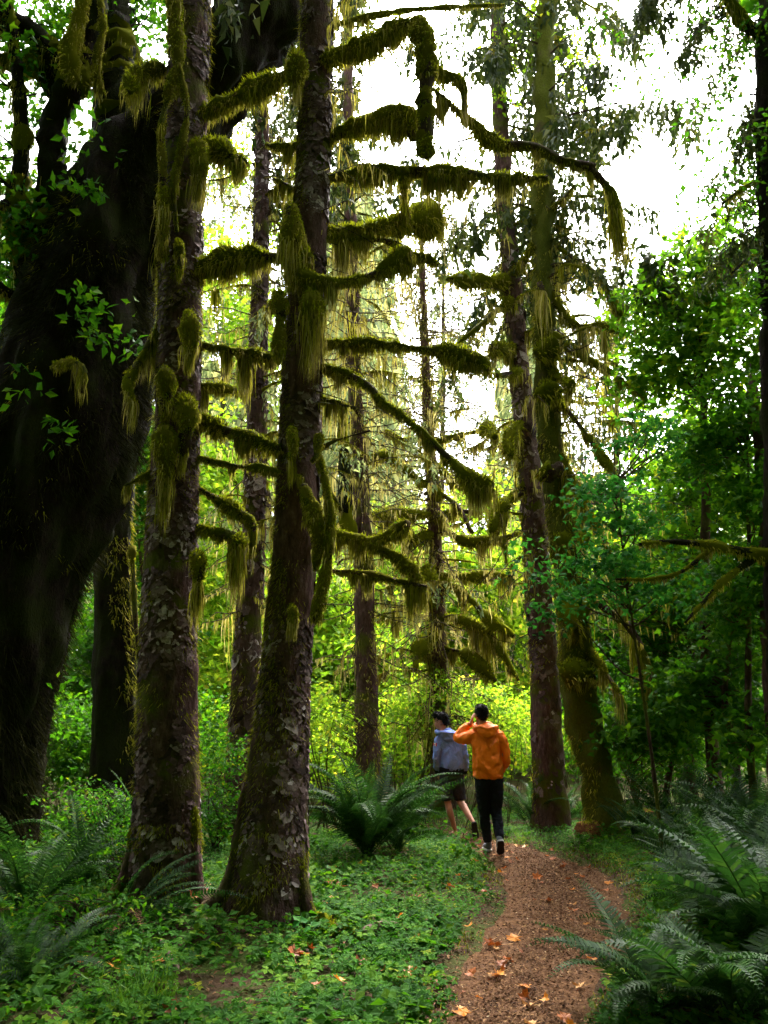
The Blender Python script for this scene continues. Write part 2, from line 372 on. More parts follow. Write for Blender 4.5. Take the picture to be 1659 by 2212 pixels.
# ---------------------------------------------------------------- trees: builders
def moss_on(B, p, r, near=1.0, long=.25, dens=900, ldens=260, fat=1.35, tone0=0.15, seed=0, lumps=.35, step=None, wmul=1.0):
    """a lumpy sleeve of moss round a branch with short fuzz on it and long strands hanging under it"""
    p = np.asarray(p); r = np.asarray(r); L = np.sum(np.linalg.norm(np.diff(p, axis=0), axis=1))
    s = np.linspace(0, L, len(p))
    lump = np.clip(.86 + 1.7*lumps*vnoise(np.stack([s*3.6/near+seed*7.3, s*0+seed, s*0], -1)) + .9*lumps*vnoise(np.stack([s*11/near, s*0+seed, s*0], -1)), .4, 1.9)
    rr = r*fat*lump
    rr[-1] *= .55; rr[-2:] = rr[-2:]
    v, f = tube(p, rr, 9, amp=float(np.mean(r))*.55, freq=12/near, seed=seed)
    B.add(v, f, R.uniform(.1, .3, 1), tone0)  # darker than the strands, so the depth between them is in the colour
    t, n, b = frames(p)
    N = int(dens*L*(.6 if near < 1.3 else .45))
    u = R.uniform(0, len(p)-1.001, N); k = u.astype(int); fr = (u-k)[:, None]
    c = p[k]*(1-fr)+p[k+1]*fr; a = R.uniform(0, 2*pi, N); d = n[k]*np.cos(a)[:, None]+b[k]*np.sin(a)[:, None]
    rk = rr[k]*(1-fr[:, 0])+rr[k+1]*fr[:, 0]
    root = c + d*(rk*.9)[:, None]
    up = d[:, 2]
    ln = np.where(up > -.2, R.uniform(.35, 1.0, N), R.uniform(.8, 2.2, N))*np.clip(np.mean(r)*1.1, .014, .07)*np.clip(lump[k], .5, 1.5)
    strands(B, root, d + np.array([0, 0, .1]), ln, (.0125 if near < 1.3 else .013)*near*wmul, np.where(up > .3, .25, .7), R.uniform(0, 1, N), np.where(up > 0, R.uniform(0, .25, N), R.uniform(.2, .7, N)), 2 if near < 1.3 else 1)
    N = int(ldens*L*(1.25 if near < 1.3 else .9))
    if N and long > 0:
        nb = max(2, int(L/(.075*near))); bc = R.uniform(0, len(p)-1.001, nb)      # beards: strands gathered to points
        bl = long*np.clip(R.gamma(1.5, .55, nb), .12, 2.6)*np.clip(.55+.9*vnoise(np.stack([bc*.35+seed*3.1, bc*0+3, bc*0+seed], -1)), .15, 1.5)
        w_ = bl/bl.sum(); bi = R.choice(nb, N, p=w_*.6+.4/nb)
        sp_ = R.normal(0, 1, N)*.5
        u = np.clip(bc[bi] + sp_*(.05*near)/max(L/len(p), 1e-4), 0, len(p)-1.001); k = u.astype(int); fr = (u-k)[:, None]
        c = p[k]*(1-fr)+p[k+1]*fr; rk = rr[k]
        off = np.stack([R.normal(0, .5, N), R.normal(0, .5, N), -np.abs(R.normal(0, .5, N))], -1)*rk[:, None]
        ln = bl[bi]*np.exp(-sp_**2*1.6)*R.uniform(.45, 1.1, N) + .02
        pull = nrm(p[np.clip(bc[bi].astype(int), 0, len(p)-1)]-c+1e-6)*.06
        strands(B, c+off, np.tile([0, 0, -1.], (N, 1)) + R.normal(0, .2, (N, 3)) + pull, ln, .010*near*wmul*R.uniform(.6, 1.5, N), .8, R.uniform(0, 1, N), np.clip(R.normal(.62, .2, N)+R.normal(0, .12, nb)[bi], 0, 1), 3, .09)

def px_line(pts, Y0, Y1=None):
    """pixel polyline (px, py, half width px[, Y]) to world rows x, y, z, r"""
    n = len(pts); out = []
    for i, q in enumerate(pts):
        Y = q[3] if len(q) > 3 else Y0 + ((Y1 if Y1 is not None else Y0)-Y0)*i/max(1, n-1)
        out.append([*P(q[0], q[1], Y), q[2]*SC(q[1], Y)])
    return np.array(out)

class Tree:
    def __init__(s, name, label, cat, Y, pts, bark, top=21, amp=.02, seg=36, seed=0, freq=7, ring=.075, flare=1.35, taper=.25, stz=.45, oct=3):
        s.Y = Y; s.seed = seed
        w = px_line(pts, Y)
        b = w[0].copy(); b[2] = hz(b[0], b[1])-.25; 
        if b[2] < w[0][2]-.05: b[3] *= flare; w = np.vstack([b, w])
        if top and w[-1][2] < top:
            d = nrm(w[-1][:3]-w[-3][:3]); l = (top-w[-1][2])/max(d[2], .5)
            e = np.array([*(w[-1][:3]+d*l), w[-1][3]*taper]); w = np.vstack([w, (w[-1]+e)/2, e])
        s.w = w
        L = np.sum(np.linalg.norm(np.diff(w[:, :3], axis=0), axis=1))
        c = spline(w, max(12, int(min(L/ring, 420)))); c[:, 3] = np.maximum(c[:, 3], .004)
        s.c = c
        s.root = empty(name, (c[0][0], c[0][1], hz(c[0][0], c[0][1])))
        tag(s.root, label, cat)
        B = MB(); v, f = tube(c[:, :3], c[:, 3], seg, amp, freq, seed, stretch=(1, 1, stz), oct=oct); B.add(v, f)
        s.trunk = B.build('trunk', bark, s.root)
    def at_z(s, z):
        return np.array([np.interp(z, s.c[:, 2], s.c[:, k]) for k in (0, 1, 2, 3)])
    def branch(s, pts, Y1=None, moss=True, bark='twig', long=.25, dens=900, ldens=260, fat=1.3, tone0=.15, near=None, lumps=.35, Y0=None, name='branch', wood=.6, wmul=1.0):
        w = px_line(pts, Y0 if Y0 else s.Y, Y1 if Y1 else (Y0 if Y0 else s.Y))
        return s.branch_w(w, moss, bark, long, dens, ldens, fat, tone0, near, lumps, name, wood, wmul)
    def branch_w(s, w, moss=True, bark='twig', long=.25, dens=900, ldens=260, fat=1.3, tone0=.15, near=None, lumps=.35, name='branch', wood=.6, wmul=1.0):
        near = near or s.Y/7.5
        L = np.sum(np.linalg.norm(np.diff(w[:, :3], axis=0), axis=1)); c = spline(w, max(6, int(L/(.06*near))))
        rr = np.maximum(c[:, 3], .003)
        B = MB(); v, f = tube(c[:, :3], rr*(wood if moss else 1.0), 7, float(np.mean(rr))*.25, 8, s.seed); B.add(v, f)
        o = B.build(name, M[bark], s.root)
        if moss:
            B = MB(); moss_on(B, c[:, :3], rr*.75, near, long, dens/near, ldens/near, fat, tone0, R.integers(1, 99), lumps, wmul=wmul)
            B.build('moss', M['moss'], o)
        return o
    def moss_cover(s, z0, z1, dens, side=None, ln=.05, thr=.0, name='moss', tone=(0, .5), freq=1.6, mat='moss'):
        """patches of short moss on the trunk; side is a direction it prefers"""
        B = MB(); N = int(dens*(z1-z0)*6*s.at_z((z0+z1)/2)[3]*1.5)
        z = R.uniform(z0, z1, N); a = R.uniform(0, 2*pi, N)
        q = np.stack([np.interp(z, s.c[:, 2], s.c[:, k]) for k in (0, 1, 2, 3)], -1)
        d = np.stack([np.cos(a), np.sin(a), np.zeros(N)], -1); p = q[:, :3]+d*(q[:, 3:4]*1.0)
        m = fbm(p*freq+s.seed, 3) + .35*fbm(p*freq*5+s.seed, 2)
        if side is not None: m = m + .9*(d@np.array(side))
        k = m > thr; p, d, m = p[k], d[k], m[k]; n = len(p)
        strands(B, p, d+np.array([0, 0, -.5])+R.normal(0, .35, d.shape), ln*.75*R.uniform(.3, 1.5, n)*(1+1.2*(R.random(n) < .08)), .0098*s.Y/7.5, .75, R.uniform(0, .75, n), np.clip(R.uniform(*tone, n), 0, 1), 1)
        if B.n: o = B.build(name, M[mat], s.root); o['kind'] = 'stuff'
    def flakes(s, z0, z1, n, size=.045, thr=-.3):
        """bark scales: small curved plates standing a little off the trunk"""
        B = MB(); z = R.uniform(z0, z1, n); a = R.uniform(-pi, pi, n)
        q = np.stack([np.interp(z, s.c[:, 2], s.c[:, k]) for k in (0, 1, 2, 3)], -1)
        d = np.stack([np.cos(a), np.sin(a), np.zeros(n)], -1); tg = np.stack([-np.sin(a), np.cos(a), np.zeros(n)], -1)
        p = q[:, :3]+d*(q[:, 3:4]+.002); keep = fbm(p*2.3+s.seed*3, 2) > thr
        p, d, tg = p[keep], d[keep], tg[keep]; m = len(p)
        sz = size*np.clip(R.lognormal(-.1, .45, m), .3, 2.4)
        ang = np.linspace(0, 2*pi, 7)[:-1]
        V = []
        up = np.array([0, 0, 1.])
        lift = R.uniform(.004, .018, m); asp = R.uniform(.6, 1.1, m); sk = R.normal(0, .25, m)
        V.append(p+d*lift[:, None]*.6)
        for k in ang:
            rr = sz*R.uniform(.5, 1.25, m)
            u = np.cos(k)*rr*asp; vv = np.sin(k)*rr
            V.append(p + tg*(u+vv*sk)[:, None] + up*vv[:, None] + d*(lift*(.35 - .75*np.sin(k)+R.uniform(-.35, .35, m)))[:, None] - d*.003)
        V = np.stack(V, 1); V = V[:, 1:]; F = np.array([[0, 1, 2, 3], [0, 3, 4, 5]])
        rn = np.clip(.1 + R.beta(1.1, 2.2, m) + .38*fbm(p*3.1+s.seed, 2), 0, 1)
        B.add(V.reshape(-1, 3), (np.arange(m)[:, None, None]*6+F[None]).reshape(-1, 4), np.repeat(rn, 2))
        o = B.build('bark_scales', M['flake'], s.root, smooth=False); o['kind'] = 'stuff'

def needles_on(B, p, dens, length, near, rnd0=0., spread=.25):
    """drooping spruce twigs along a branch line"""
    L = np.sum(np.linalg.norm(np.diff(p, axis=0), axis=1)); N = max(3, int(dens*L))
    u = (R.beta(1.5, 1.0, N))*(len(p)-1.001); k = u.astype(int); fr = (u-k)[:, None]
    c = p[k]*(1-fr)+p[k+1]*fr
    az = R.uniform(0, 2*pi, N); d = np.stack([np.cos(az)*.5, np.sin(az)*.5, -np.ones(N)*.7], -1)
    ln = length*R.uniform(.3, 1.2, N)
    K = 6
    pos = []; nr = []; sp = []
    cur = c.copy()
    for q in range(K):
        d = nrm(d*np.array([.8, .8, 1]) + R.normal(0, .12, (N, 3)) + np.array([0, 0, -.12])); cur = cur + d*(ln/K)[:, None]
        pos.append(cur + R.normal(0, .012*near, (N, 3))); nr.append(R.normal(0, 1, (N, 3))); sp.append(d)
    pos = np.concatenate(pos); nr = np.concatenate(nr); sp = np.concatenate(sp); m = len(pos)
    y = nrm(sp+R.normal(0, .35, (m, 3))); z = nrm(np.cross(y, nr)); x = np.cross(y, z)
    Mx = np.stack([x, y, z], -1)
    inst(B, NEEDLE[0], NEEDLE[1], pos, Mx, np.tile(ln/K, K)*1.75*R.uniform(.7, 1.3, m), np.clip(np.tile(R.uniform(0, 1, N), K)+rnd0, 0, 1))

def spruce_limbs(T, z0, z1, n, lenf, droop, mat, moss_p=.7, ndens=22, nlen=.45, long=.25, thick=.018, azr=(0, 2*pi), up=.1, dens=350, ldens=160, foliage=True, part='foliage', frond_only=False):
    """whorled limbs of a spruce, each its own part, with the tree's twigs in one mesh"""
    BF = MB(); near = T.Y/7.5
    for i in range(n):
        z = z0 + (z1-z0)*(i+R.uniform(.1, .9))/n; q = T.at_z(z); az = R.uniform(*azr); l = lenf((z-z0)/(z1-z0))*R.uniform(.6, 1.15)
        d = np.array([cos(az), sin(az), 0]); sd = np.array([-d[1], d[0], 0])*R.normal(0, .18)
        k = np.linspace(0, 1, 5); dr = droop*R.uniform(.5, 1.3)
        pts = np.array([q[:3] + (d*l*a + sd*l*a*a + np.array([0, 0, l*(up*a - dr*a*a)])) + R.normal(0, .03*l, 3)*min(1, a*3) for a in k])
        r = thick*(1-.75*k)*R.uniform(.7, 1.3)
        w = np.hstack([pts, r[:, None]])
        if not frond_only:
            T.branch_w(w, R.random() < moss_p, 'twig', long*R.uniform(.4, 1.3), dens, ldens, 1.5, .3, near, .5)
        c = spline(w, 14)[:, :3]
        if foliage: needles_on(BF, c, ndens, nlen, near)
    if foliage and BF.n:
        o = BF.build(part, mat, T.root, smooth=False); o['kind'] = 'stuff'

def leaf_cloud(B, blobs, nclump, per, size, tmpl=MAPLE3, flat=.35, csz=.45, hang=.25, limb=None, rbias=0., hollow=.0):
    """leaves in flattened sprays spread through the blobs; limb() receives each spray's centre"""
    tot = sum(b[6] if len(b) > 6 else 1 for b in blobs)
    cents = []
    for b in blobs:
        px, py, rx, ry, Y, ry_m = b[:6]; m = int(nclump*(b[6] if len(b) > 6 else 1)/tot)
        c = P(px, py, Y); s = SC(py, Y)
        d = nrm(R.normal(0, 1, (m, 3)))*(hollow+(1-hollow)*R.uniform(0, 1, (m, 1))**.45)
        cents.append(c + d*np.array([rx*s, ry_m, ry*s]))
    cents = np.concatenate(cents)
    cents = cents[cents[:, 2] > .25]
    m = len(cents); ids = np.repeat(np.arange(m), per); N = len(ids)
    cs = csz*R.uniform(.5, 1.4, m)
    az = R.uniform(0, 2*pi, N); rad = np.sqrt(R.uniform(0, 1, N))
    tilt = R.normal(0, .35, (m, 2))
    ox = np.cos(az)*rad*cs[ids]; oy = np.sin(az)*rad*cs[ids]
    oz = R.normal(0, flat*.35, N)*cs[ids] + ox*tilt[ids, 0] + oy*tilt[ids, 1] - rad**2*cs[ids]*.25
    pos = cents[ids] + np.stack([ox, oy, oz], -1)
    pos[:, 2] = np.maximum(pos[:, 2], .12)
    nr = np.stack([R.normal(0, .55, N), R.normal(0, .55, N), R.uniform(.25, 1, N)], -1)
    Mx = basis(nr, R.uniform(0, 2*pi, N))
    rc = R.uniform(-.22, .22, m)
    inst(B, tmpl[0], tmpl[1], pos, Mx, size*R.uniform(.55, 1.3, N), np.clip(R.beta(2, 2.2, N)+rc[ids]+rbias, 0, 1))
    return cents, cs

def limbs_to(B, start, cents, r0=.02, every=1, sag=.12):
    start = np.asarray(start)
    for k in range(0, len(cents), every):
        e = cents[k]; d = np.linalg.norm(start[:, :2]-e[:2], axis=1)
        a = start[np.argmin(np.abs(start[:, 2]-(e[2]-.45*d)) + .35*d + R.uniform(0, .5, len(start)))]
        L = np.linalg.norm(e-a); m1 = a*.66+e*.34 + np.array([R.normal(0, .13), R.normal(0, .13), sag+R.normal(0, .07)])*L; m2 = a*.3+e*.7 + np.array([R.normal(0, .09), R.normal(0, .09), sag*.8+R.normal(0, .06)])*L
        c = spline(np.array([a, m1, m2, e]), 7); v, f = tube(c, np.linspace(r0, r0*.2, 7), 4, cap=False); B.add(v, f)
def lichen_web(T, z0, z1, n, reach=1.2, hang=.3, tone=.75, azr=(0, 2*pi)):
    """fine twigs round a trunk, each hung with pale threads"""
    near = T.Y/7.5; B = MB(); BW = MB()
    z = R.uniform(z0, z1, n); q = np.stack([np.interp(z, T.c[:, 2], T.c[:, k]) for k in (0, 1, 2)], -1); az = R.uniform(*azr, n); l = reach*R.uniform(.35, 1.2, n)
    d = np.stack([np.cos(az), np.sin(az), R.normal(-.05, .25, n)], -1); dr = R.uniform(.05, .5, n)
    tt = np.linspace(0, 1, 7)
    P7 = q[:, None] + d[:, None]*(l[:, None]*tt)[..., None]; P7[..., 2] -= (dr*l)[:, None]*tt**2; P7[:, 1:] += R.normal(0, .03, (n, 6, 3))
    for i in range(n):
        v, f = tube(P7[i], np.linspace(.011, .004, 7)*near*.7, 3, cap=False); BW.add(v, f)
    m = 28; k = np.repeat(np.arange(n), m); u = R.uniform(.1, 5.99, n*m); a = u.astype(int); fr = (u-a)[:, None]
    root = P7[k, a]*(1-fr)+P7[k, a+1]*fr; hl = hang*R.gamma(1.6, .5, n)[k]*np.clip(.5+vnoise(np.stack([u*1.3, k*1.7, u*0], -1)), .1, 1.4)*R.uniform(.3, 1.1, n*m)
    strands(B, root, np.tile([0, 0, -1.], (n*m, 1))+R.normal(0, .25, (n*m, 3)), hl+.02, .011*near*R.uniform(.6, 1.4, n*m), .7, R.uniform(.2, 1, n*m), np.clip(R.normal(tone, .15, n*m), 0, 1), 3, .12)
    BW.build('twigs', M['twig'], T.root)['kind'] = 'stuff'; B.build('hanging_lichen', M['moss'], T.root)['kind'] = 'stuff'

def broadleaf(name, label, px, Y, blobs, nclump, per, size, mat, cat='tree', hw=8, top_py=None, bark='twig', tmpl=MAPLE3, csz=.45, stems=1, lr=.012, every=2, group=None, lean=0, rbias=0., flat=.35):
    """a leafy tree or shrub: tapered stems, limbs to each spray, one mesh of leaves"""
    base = P(px, py_ground(Y), Y); base[2] = hz(base[0], base[1])
    root = empty(name, base); tag(root, label, cat, group)
    B = MB(); cents, cs = leaf_cloud(B, blobs, nclump, per, size, tmpl, flat, csz, rbias=rbias)
    f = B.build('crown' if cat == 'tree' else 'foliage', M[mat], root, smooth=False); f['kind'] = 'stuff'
    zt = np.percentile(cents[:, 2], 80); mx = cents.mean(0)
    for s in range(stems):
        tx = mx[0] + R.normal(0, .2 if stems == 1 else .6); ty = mx[1] + R.normal(0, .2)
        r = hw*SC(CY, Y)
        w = np.array([[base[0]+R.normal(0, .04*stems), base[1], base[2]-.1, r*1.4], [base[0]*.85+tx*.15+R.normal(0, .05), base[1], base[2]+(zt-base[2])*.3, r], [base[0]*.4+tx*.6+R.normal(0, .08), ty*.5+base[1]*.5, base[2]+(zt-base[2])*.65, r*.7], [tx, ty, zt, r*.2]])
        c = spline(w, 30); B = MB(); v, ff = tube(c[:, :3], np.maximum(c[:, 3], .004), 10, r*.25, 5, R.integers(0, 50)); B.add(v, ff)
        B.build('trunk' if cat == 'tree' else 'stem', M[bark], root)
    B = MB(); limbs_to(B, c[8:, :3], cents[::every], lr)
    o = B.build('limbs', M[bark], root); o['kind'] = 'stuff'
    return root

# ---------------------------------------------------------------- the two near spruces
T1 = Tree('spruce_tree', 'tall spruce with scaly grey bark, left of the two nearest trunks', 'tree', 7.35,
          [(352,1985,88),(356,1900,78),(360,1750,70),(362,1500,62),(368,1250,56),(378,1000,50),(386,800,46),(391,560,45),(399,300,43),(408,150,42),(415,0,41)], M['bark_red'], top=22, amp=.022, seg=44, seed=1, ring=.035, flare=1.1)
T1.flakes(.3, 9.5, 14000, .031)
T1.moss_cover(.0, .8, 2200, None, .05, .1, tone=(.1, .7)); T1.moss_cover(1.0, 9.5, 1500, (-.85, -.1, 0), .07, .45, tone=(.1, .8)); T1.moss_cover(1.0, 9, 1200, (.9, .1, 0), .06, .6, tone=(.1, .7))
T2 = Tree('spruce_tree', 'nearest spruce with reddish flaking bark and one mossy root spreading right', 'tree', 7.1,
          [(568,2015,98),(576,1960,90),(586,1850,78),(598,1700,67),(613,1500,55),(632,1250,48),(646,1000,45),(656,750,41),(670,500,37),(681,250,34),(686,0,33)], M['bark_red'], top=22, amp=.022, seg=44, seed=2, ring=.035, flare=1.1)
T2.flakes(.3, 9.5, 14000, .031)
T2.moss_cover(.0, .6, 2200, None, .05, .15, tone=(.1, .7)); T2.moss_cover(.3, 9.5, 2000, (-1.0, -.05, 0), .06, .35, tone=(.0, .6)); T2.moss_cover(.2, 3, 700, (0, -1, 0), .05, .75, tone=(.2, .8))
# root flares
for T, azs in ((T1, (-2.8, -.4)), (T2, (-2.75, -.45))):
    c0 = T.at_z(.35)
    for az in azs:
        lng = 2.6 if (T is T2 and az == -.45) else R.uniform(1.5, 2.0); d = np.array([cos(az), sin(az), 0]); sd = np.array([-d[1], d[0], 0]); r = c0[3]
        pts = [(.7, .95, .025), (.82, .6, .045), (.95, .32, .06), (1.15, .13, .065), (1.45, .04, .06), (lng, .0, .045), (lng*1.25, -.1, .025)]; wob = R.normal(0, .06)
        w_ = []
        for k, (q, z, rr) in enumerate(pts):
            p_ = c0[:3]*np.array([1, 1, 0]) + d*r*q + sd*wob*max(0, q-1)*2; w_.append([p_[0], p_[1], hz(p_[0], p_[1])+z, rr*R.uniform(.85, 1.1)])
        T.branch_w(np.array(w_), True, 'bark_red', .05, 2000, 60, .98, .15, lumps=.4, name='root', wood=.9)
# big branches of the near spruces (pixel outlines; the last number is the distance where it differs)
T1.branch([(425,250,17),(470,232,19),(550,195,18),(640,152,19),(720,125,18),(800,95,18),(868,58,20),(912,48,22)], Y1=6.65, long=.16, dens=2600, ldens=420)
T1.branch([(905,48,20),(918,90,26),(921,150,27),(918,230,26),(920,300,26),(921,338,14)], Y0=6.65, Y1=6.6, long=.10, dens=3200, ldens=200, tone0=.35, lumps=.25, name='broken_branch', fat=1.25)
T1.branch([(440,305,16),(470,322,19),(500,340,20),(521,352,17)], Y1=7.0, long=.14, dens=2600, ldens=420)
T1.branch([(415,592,16),(470,568,20),(540,556,21),(600,556,20),(668,560,20)], Y1=6.7, long=.16, dens=3000, ldens=520)
T1.branch([(420,742,10),(500,758,14),(560,768,14),(592,778,10)], Y1=7.2, long=.28, ldens=700)
T1.branch([(420,830,8),(480,838,12),(530,850,10)], Y1=7.7, long=.2, ldens=600)
T1.branch([(420,902,12),(480,928,15),(530,944,15),(604,972,12)], Y1=6.95, long=.22, dens=1800, ldens=600)
T1.branch([(420,988,7),(500,1005,8),(580,1015,8),(652,1030,5)], Y1=6.85, long=.14, dens=900, ldens=420)
T1.branch([(430,1055,9),(480,1085,12),(520,1108,13),(546,1130,13),(547,1160,10),(540,1200,5)], Y1=7.0, long=.2, dens=2200, ldens=420)
T1.branch([(420,1138,8),(470,1152,14),(512,1160,16),(520,1178,10)], Y1=6.9, long=.30, dens=2200, ldens=800)
T1.branch([(352,690,9),(318,750,11),(290,800,13),(275,832,11),(292,870,6)], Y1=7.0, long=.2, ldens=500)
T1.branch([(350,1020,6),(310,1030,7),(270,1050,5)], Y1=7.1, long=.2, ldens=500)
T1.branch([(350,150,12),(310,155,16),(285,170,14),(280,200,10)], Y1=6.9, long=.32, ldens=700, dens=1500)
for (x, y, r, l) in ((430,322,16,80),(388,530,12,70),(410,688,18,90),(357,806,19,110),(404,880,20,100),(356,930,18,150),(396,945,17,50),(428,1205,19,60),(352,470,12,60),(356,420,13,30)):
    T1.branch([(x-4,y-8,r*.6,7.1),(x,y,r,6.95),(x+2,y+l*.4,r*1.05,6.93),(x,y+l*.75,r*.75,6.93),(x-2,y+l,r*.25,6.93)], long=.22, dens=3200, ldens=700, tone0=.4, fat=1.15, name='moss_stub')
# hanging rope-like stems on the left side of the trunk
T1.branch([(372,-60,12),(380,60,13),(384,140,11),(360,220,9),(348,280,10),(352,380,11),(348,470,10),(352,560,8)], Y0=6.98, long=.12, dens=2200, ldens=300, tone0=.5, name='vine_stem')
T1.branch([(384,140,7),(395,180,8),(404,240,7),(395,300,6),(376,400,7),(382,500,6)], Y0=6.96, long=.1, dens=1800, ldens=300, tone0=.5, name='vine_stem')

T2.branch([(690,330,12),(725,292,17),(765,280,19),(800,268,20),(850,250,21),(882,262,21),(893,300,15)], Y1=6.9, long=.25, dens=2600, ldens=700)
T2.branch([(700,385,10),(780,378,15),(870,370,18),(960,376,18),(1060,382,14),(1130,384,12),(1184,386,8)], Y1=6.6, long=.24, dens=2400, ldens=600)
T2.branch([(690,500,9),(790,495,10),(860,485,20),(915,474,34),(950,478,16)], Y1=7.9, long=.3, dens=2000, ldens=700, tone0=.1)
T2.branch([(870,370,9),(874,430,11),(876,478,10)], Y0=6.8, Y1=7.6, long=.15, ldens=400, dens=1200)
T2.branch([(618,598,10,6.8),(660,604,19,6.7),(720,610,13,6.7),(770,604,11,6.75),(820,588,13,6.8),(855,564,23,6.85),(888,556,20,6.9)], long=.16, dens=2800, ldens=600)
T2.branch([(668,600,18,6.72),(674,650,18,6.68),(676,700,14,6.68),(674,755,4,6.68)], long=.25, dens=3000, ldens=900, tone0=.45, name='moss_beard')
T2.branch([(690,515,7),(770,516,9),(830,520,10),(864,530,8)], Y1=7.5, long=.14, ldens=500)
T2.branch([(885,556,9),(920,558,10),(946,574,6)], Y0=6.9, long=.1, ldens=300)
T2.branch([(685,742,8),(800,742,9),(880,750,9),(930,758,16),(975,764,18),(1010,774,14),(1048,788,17),(1052,800,8)], Y1=6.6, long=.2, dens=2000, ldens=500)
T2.branch([(680,788,10),(740,806,12),(790,830,14),(830,870,10),(880,906,9),(930,950,11),(975,995,12),(1015,1032,14),(1062,1052,15)], Y1=6.4, long=.36, dens=2200, ldens=700)
T2.branch([(685,858,6),(720,868,7),(765,882,6)], Y1=6.9, long=.16, ldens=420)
T2.branch([(700,1140,9),(745,1158,11),(800,1170,12),(850,1152,13),(882,1130,12)], Y1=6.6, long=.3, dens=1600, ldens=900, tone0=.3, bark='bark_red')
T2.branch([(700,1232,7),(790,1240,9),(860,1256,9),(922,1268,6)], Y1=6.6, long=.22, dens=900, ldens=800, tone0=.4, bark='bark_red')
T2.branch([(800,1180,8,6.8),(840,1195,12,6.75),(885,1225,12,6.7),(912,1262,5,6.7)], long=.2, dens=2000, ldens=900, tone0=.4)
T2.branch([(690,970,8),(730,950,3),(800,930,2)], Y1=6.9, moss=False)
# moss ropes hanging down the front of the trunk
T2.branch([(656,1048,12,6.72),(668,1085,18,6.66),(684,1120,17,6.65),(688,1180,15,6.66),(682,1232,6,6.68)], long=.12, dens=3600, ldens=600, tone0=.4, name='moss_rope', lumps=.2)
T2.branch([(690,985,10,6.75),(703,1040,9,6.66),(714,1110,11,6.63),(710,1190,11,6.63),(698,1260,13,6.62),(684,1320,13,6.62),(678,1345,5,6.62)], long=.12, dens=3600, ldens=600, tone0=.45, name='moss_rope', lumps=.25)
T2.branch([(690,940,8,6.75),(684,985,12,6.68),(672,998,8,6.68)], long=.1, dens=3000, ldens=500, tone0=.4, name='moss_stub')
for (x, y, r, l) in ((630,455,20,100),(632,935,9,80),(634,1318,12,40),(604,650,16,130),(640,130,15,60)):
    T2.branch([(x-4,y-8,r*.6,6.85),(x,y,r,6.68),(x+2,y+l*.4,r*1.05,6.66),(x-3,y+l*.75,r*.8,6.66),(x-2,y+l,r*.3,6.66)], long=.25, dens=3400, ldens=700, tone0=.4, fat=1.15, name='moss_stub')
T2.branch([(700,60,6),(800,35,6),(900,20,6),(1000,14,5),(1090,10,3)], Y1=7.4, long=.08, dens=700, ldens=200)
T2.branch([(905,130,8,6.8),(950,158,12,6.8),(990,172,14,6.8),(1003,190,10,6.8),(1000,225,4,6.8)], long=.12, dens=2000, ldens=300)
T2.branch([(935,190,4,6.8),(985,235,5,6.9),(1012,255,5,7.0),(1040,290,14,7.1),(1085,315,17,7.2),(1150,318,17,7.2),(1215,348,17,7.2),(1285,362,14,7.2)], long=.3, dens=2400, ldens=700)
T2.branch([(1270,362,10,7.2),(1300,390,13,7.2),(1325,430,11,7.2),(1333,500,5,7.2)], long=.35, dens=1500, ldens=1000, tone0=.1)
T2.branch([(655,310,8),(610,320,9),(575,312,6)], Y1=7.4, long=.15, ldens=400)
T2.branch([(655,420,8),(620,400,8),(590,385,6)], Y1=7.4, long=.15, ldens=400)

# ---------------------------------------------------------------- the giant dark maple on the left
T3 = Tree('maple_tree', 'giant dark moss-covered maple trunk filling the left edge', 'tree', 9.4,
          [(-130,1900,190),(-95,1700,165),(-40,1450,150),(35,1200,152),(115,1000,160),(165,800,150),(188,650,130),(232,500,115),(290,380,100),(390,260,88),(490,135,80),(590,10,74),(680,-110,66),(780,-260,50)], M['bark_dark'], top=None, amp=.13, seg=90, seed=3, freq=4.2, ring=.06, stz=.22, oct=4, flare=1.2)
T3.moss_cover(.1, 9.0, 900, None, .22, -.25, tone=(.0, .5), freq=1.1, mat='moss_shaded')
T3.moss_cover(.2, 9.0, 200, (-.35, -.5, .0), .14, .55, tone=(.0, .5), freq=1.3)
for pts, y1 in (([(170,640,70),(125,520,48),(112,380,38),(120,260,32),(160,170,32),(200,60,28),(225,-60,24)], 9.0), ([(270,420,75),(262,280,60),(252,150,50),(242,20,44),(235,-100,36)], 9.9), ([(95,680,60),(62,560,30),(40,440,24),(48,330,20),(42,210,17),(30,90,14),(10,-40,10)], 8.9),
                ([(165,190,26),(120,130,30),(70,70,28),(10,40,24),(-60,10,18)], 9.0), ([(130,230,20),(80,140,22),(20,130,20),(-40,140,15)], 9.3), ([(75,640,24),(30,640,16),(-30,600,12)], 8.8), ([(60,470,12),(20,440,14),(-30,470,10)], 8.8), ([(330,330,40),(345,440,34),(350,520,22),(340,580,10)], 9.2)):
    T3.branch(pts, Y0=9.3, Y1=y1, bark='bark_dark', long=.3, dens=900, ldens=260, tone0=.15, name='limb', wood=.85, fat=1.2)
T3.branch([(118,790,6,8.5),(160,782,8,8.3),(182,800,9,8.2),(178,850,7,8.2)], long=.25, dens=1600, ldens=500, tone0=.5)
T3.branch([(160,180,14,8.8),(150,120,16,8.7),(165,60,14,8.7),(185,-30,12,8.7)], long=.12, dens=1400, ldens=300, tone0=.3)
T3.branch([(215,200,8,8.9),(210,130,9,8.8),(222,60,8,8.8),(215,-20,7,8.8)], long=.1, dens=1400, ldens=300, tone0=.4)
